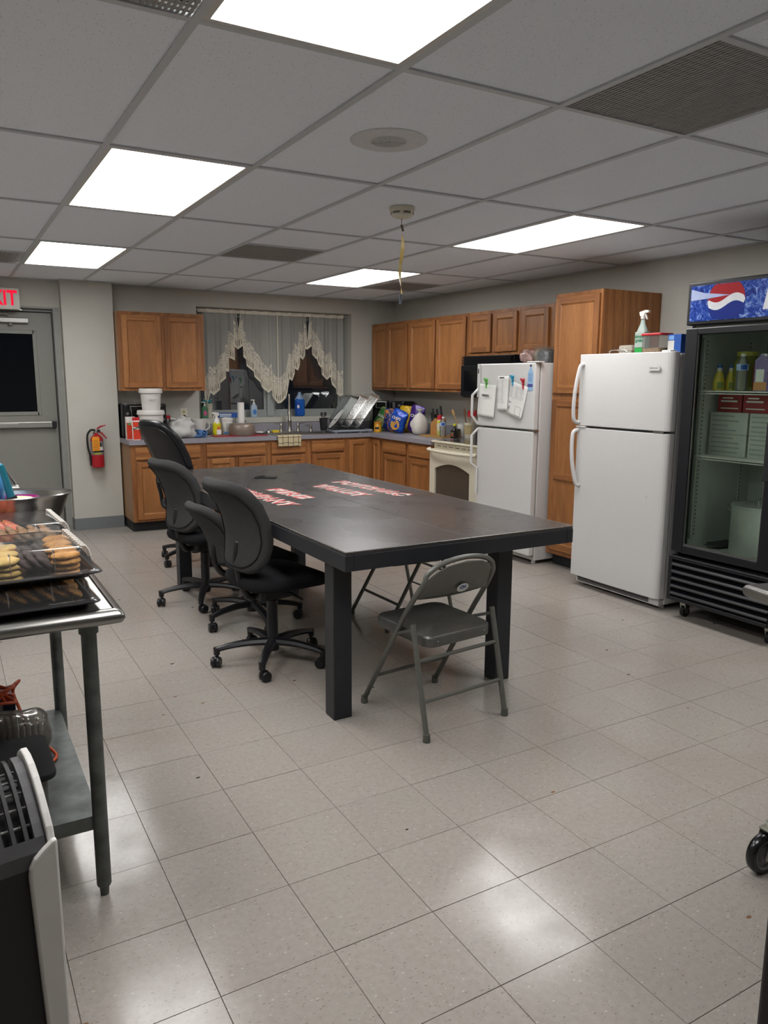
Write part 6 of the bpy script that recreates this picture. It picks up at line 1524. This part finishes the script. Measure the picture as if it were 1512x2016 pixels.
for k in range(9): MB().prism(rrect(-.005, .005, -.05, .05, .003), .01, .105).obj('rib', m_rb, t).location = (-.075+k*.018, 0, 0)
t = thing('navy_box', 'navy blue box on the lower shelf under the orange cord', 'box', (-.02, 2.84, ZL)); B(-.16, .16, -.05, .05, 0, .14).obj('carton', mat('navy_carton', '1d1f3a', .5), t, bevel=.001); lab(t, m_inkg, -.12, .12, .09, .125, -.0502)
t = thing('extension_cord', 'coiled orange extension cord on the lower shelf', 'cord', (0, 2.66, ZL+.145))
pts = []
for k in range(84):
    a = k*.36; r = .10+.018*math.sin(k*.9); pts.append((-.01+r*1.35*math.cos(a), .03+r*.6*math.sin(a), .012+.0035*(k % 23)+.012*math.sin(k*1.3)))
m_ora = mat('orange_cord', 'b8481c', .45); MB().tube(sm(pts, 3), .0055, 6).obj('coil', m_ora, t, smooth=True)
MB().tube(sm([(.11, .04, .05), (.155, .1, .06), (.135, .14, .01), (.15, .08, -.04), (.155, .0, -.06)], 5), .0055, 6).obj('loose_loop', m_ora, t, smooth=True)
MB().tube(sm([(.19, -.03, -.11), (.235, -.11, -.136), (.20, -.16, -.138), (.15, -.14, -.138)], 5), .0055, 6).obj('loose_loop', m_ora, t, smooth=True)
# ================================================================ AIR PURIFIER (near left)
m_pd = mat('purifier_dark', '1b1a1c', .55, var=.04); m_pg = mat('purifier_grey', '504f51', .5); m_pw = mat('purifier_white', 'd6d3cf', .35, var=.02)
t = thing('air_purifier', 'black air purifier with a white side panel at the lower left', 'air purifier', (.117, 1.43, 0), R_(8))
PRF = [(0, .610), (.012, .632), (.03, .650), (.06, .676), (.09, .697), (.12, .712), (.15, .720), (.18, .720), (.20, .708)]
def ptop(y):
    for (a, za), (c, zc) in zip(PRF, PRF[1:]):
        if y <= c: return za+(zc-za)*(max(y, 0)-a)/(c-a)
    return PRF[-1][1]
b = MB(); b.prism([(0, 0), (.20, 0)]+[(y, z-.030) for y, z in reversed(PRF)], -.36, -.012, 'x'); b.obj('body', m_pd, t)
# frame round the outlet grille
for x0, x1 in ((-.030, -.013), (-.36, -.345)):
    b = MB(); pl = [(y, z) for y, z in PRF]+[(y, z-.03) for y, z in reversed(PRF)]; b.prism(pl, x0, x1, 'x'); b.obj('grille_frame', m_pg, t)
b = MB(); pl = [(y, z) for y, z in PRF[:2]]+[(y, z-.03) for y, z in reversed(PRF[:2])]; b.prism(pl, -.345, -.030, 'x'); b.obj('grille_lip', m_pg, t)
for k in range(14):
    x = -.322+k*.0215; b = MB(); yy = [(.012+.175*q/8) for q in range(9)]
    b.prism([(y, ptop(y)-.001) for y in yy]+[(y, ptop(y)-.018) for y in reversed(yy)], x-.0035, x+.0035, 'x'); b.obj('grille_bar', m_pd, t)
for k in range(5): y = .045+k*.028; MB().tube([(-.345, y, ptop(y)-.021), (-.030, y, ptop(y)-.021)], .0032, 6).obj('louvre', mat('louvre_grey', '8b8a88', .35), t)
# white side shell with its raised curved edge, wrapping onto the front
pl = [(y, z+.014) for y, z in PRF]; side = [(.212, 0), (-.006, 0), (-.006, .60)]+pl[0:]+[(.212, .70)]
MB().prism([(-.006, 0), (.212, 0), (.212, .712)]+[(y, z) for y, z in reversed(pl)]+[(-.006, .615)], -.011, .003, 'x').obj('side_shell', m_pw, t, bevel=.003)
MB().prism([(.003, 0), (.003, .632), (-.006, .630), (-.022, .618), (-.038, .604), (-.047, .588), (-.049, .57), (-.044, .42), (-.036, .20), (-.032, 0)], -.016, -.0005, 'y').obj('front_shell', m_pw, t, bevel=.005)
# ================================================================ RIGHT EDGE: rolling steel table and black bin
t = thing('rolling_steel_cart', 'stainless steel cart corner on a black caster at the right edge', 'cart', (2.08, 1.40, 0), R_(-12))
b = MB(); w_, d_ = 1.1, .66
b.prism([(x, -y) for x, y in rrect(0, w_, 0, d_, .012, 3)], ZT-.004, ZT); b.obj('cart_top', m_ss, t)
b = MB()
b.tube([(.0, -d_, ZT-.020), (0, 0.0, ZT-.020), (w_, 0, ZT-.020), (w_, -d_, ZT-.020)], .020, 12, closed=True); b.obj('rolled_edge', m_ss, t, smooth='auto')
for (x, y) in ((.062, -.135), (w_-.07, -.07), (.07, -d_+.07), (w_-.07, -d_+.07)):
    MB().lathe([(.014, .15), (.014, ZT-.03)], 16, c=(x, y, 0)).obj('leg', m_galv, t, smooth='auto')
def wheel(x, y, rot):
    M = Matrix.Translation((x, y, .0635)) @ Matrix.Rotation(rot, 4, 'Z') @ Matrix.Rotation(math.pi/2, 4, 'X')
    b = MB(); b.lathe([(.046, -.014), (.056, -.016), (.062, -.010), (.0635, 0), (.062, .010), (.056, .016), (.046, .014)], 40, cap=False); o = b.xf(0, M).obj('tyre', mat('caster_tyre', '0e0e11', .22), t, smooth='auto')
    b = MB(); b.lathe([(.014, -.013), (.024, -.013), (.028, -.006), (.038, -.006), (.042, -.0135), (.0475, -.0155), (.0475, .0155), (.042, .0135), (.038, .006), (.028, .006), (.024, .013), (.014, .013)], 40); b.xf(0, M).obj('rim', mat('caster_rim', '6f7173', .45), o, smooth='auto')
    b = MB()
    for s_ in (-1, 1):
        k = b.n(); b.prism([(-.016, -.006), (-.012, -.014), (0, -.018), (.012, -.014), (.030, .004), (.055, .045), (.055, .072), (.006, .072)], s_*.0215-.0015, s_*.0215+.0015, 'y')
    b.box(.0, .058, -.023, .023, .070, .075); b.lathe([(.024, .075), (.024, .088)], 20, c=(.035, 0, 0))
    b.xf(0, Matrix.Translation((x, y, .0635)) @ Matrix.Rotation(rot, 4, 'Z')); b.obj('fork', mat('zinc_plate', 'a5a69a', .35, .8), o, bevel=.001)
    b = MB(); b.lathe([(.008, -.027), (.008, .027)], 6); b.lathe([(.004, -.030), (.004, .030)], 10); b.xf(0, M).obj('axle_bolt', m_chrome, o)
    return o
wheel(.0, -.145, R_(8)); wheel(w_-.07, -.07, R_(30)); wheel(.07, -d_+.07, R_(200)); wheel(w_-.07, -d_+.07, R_(90))
t = thing('trash_bin', 'tall black bin at the lower right edge', 'bin', (.998, .60, 0), R_(0))
b = MB(); b.prism(rrect(0, .36, -.34, 0, .01), 0, .74); b.prism(rrect(.0, .365, -.345, .0, .01), .742, .765); b.obj('bin_body', mat('bin_black', '1a1614', .6), t, bevel=.02)
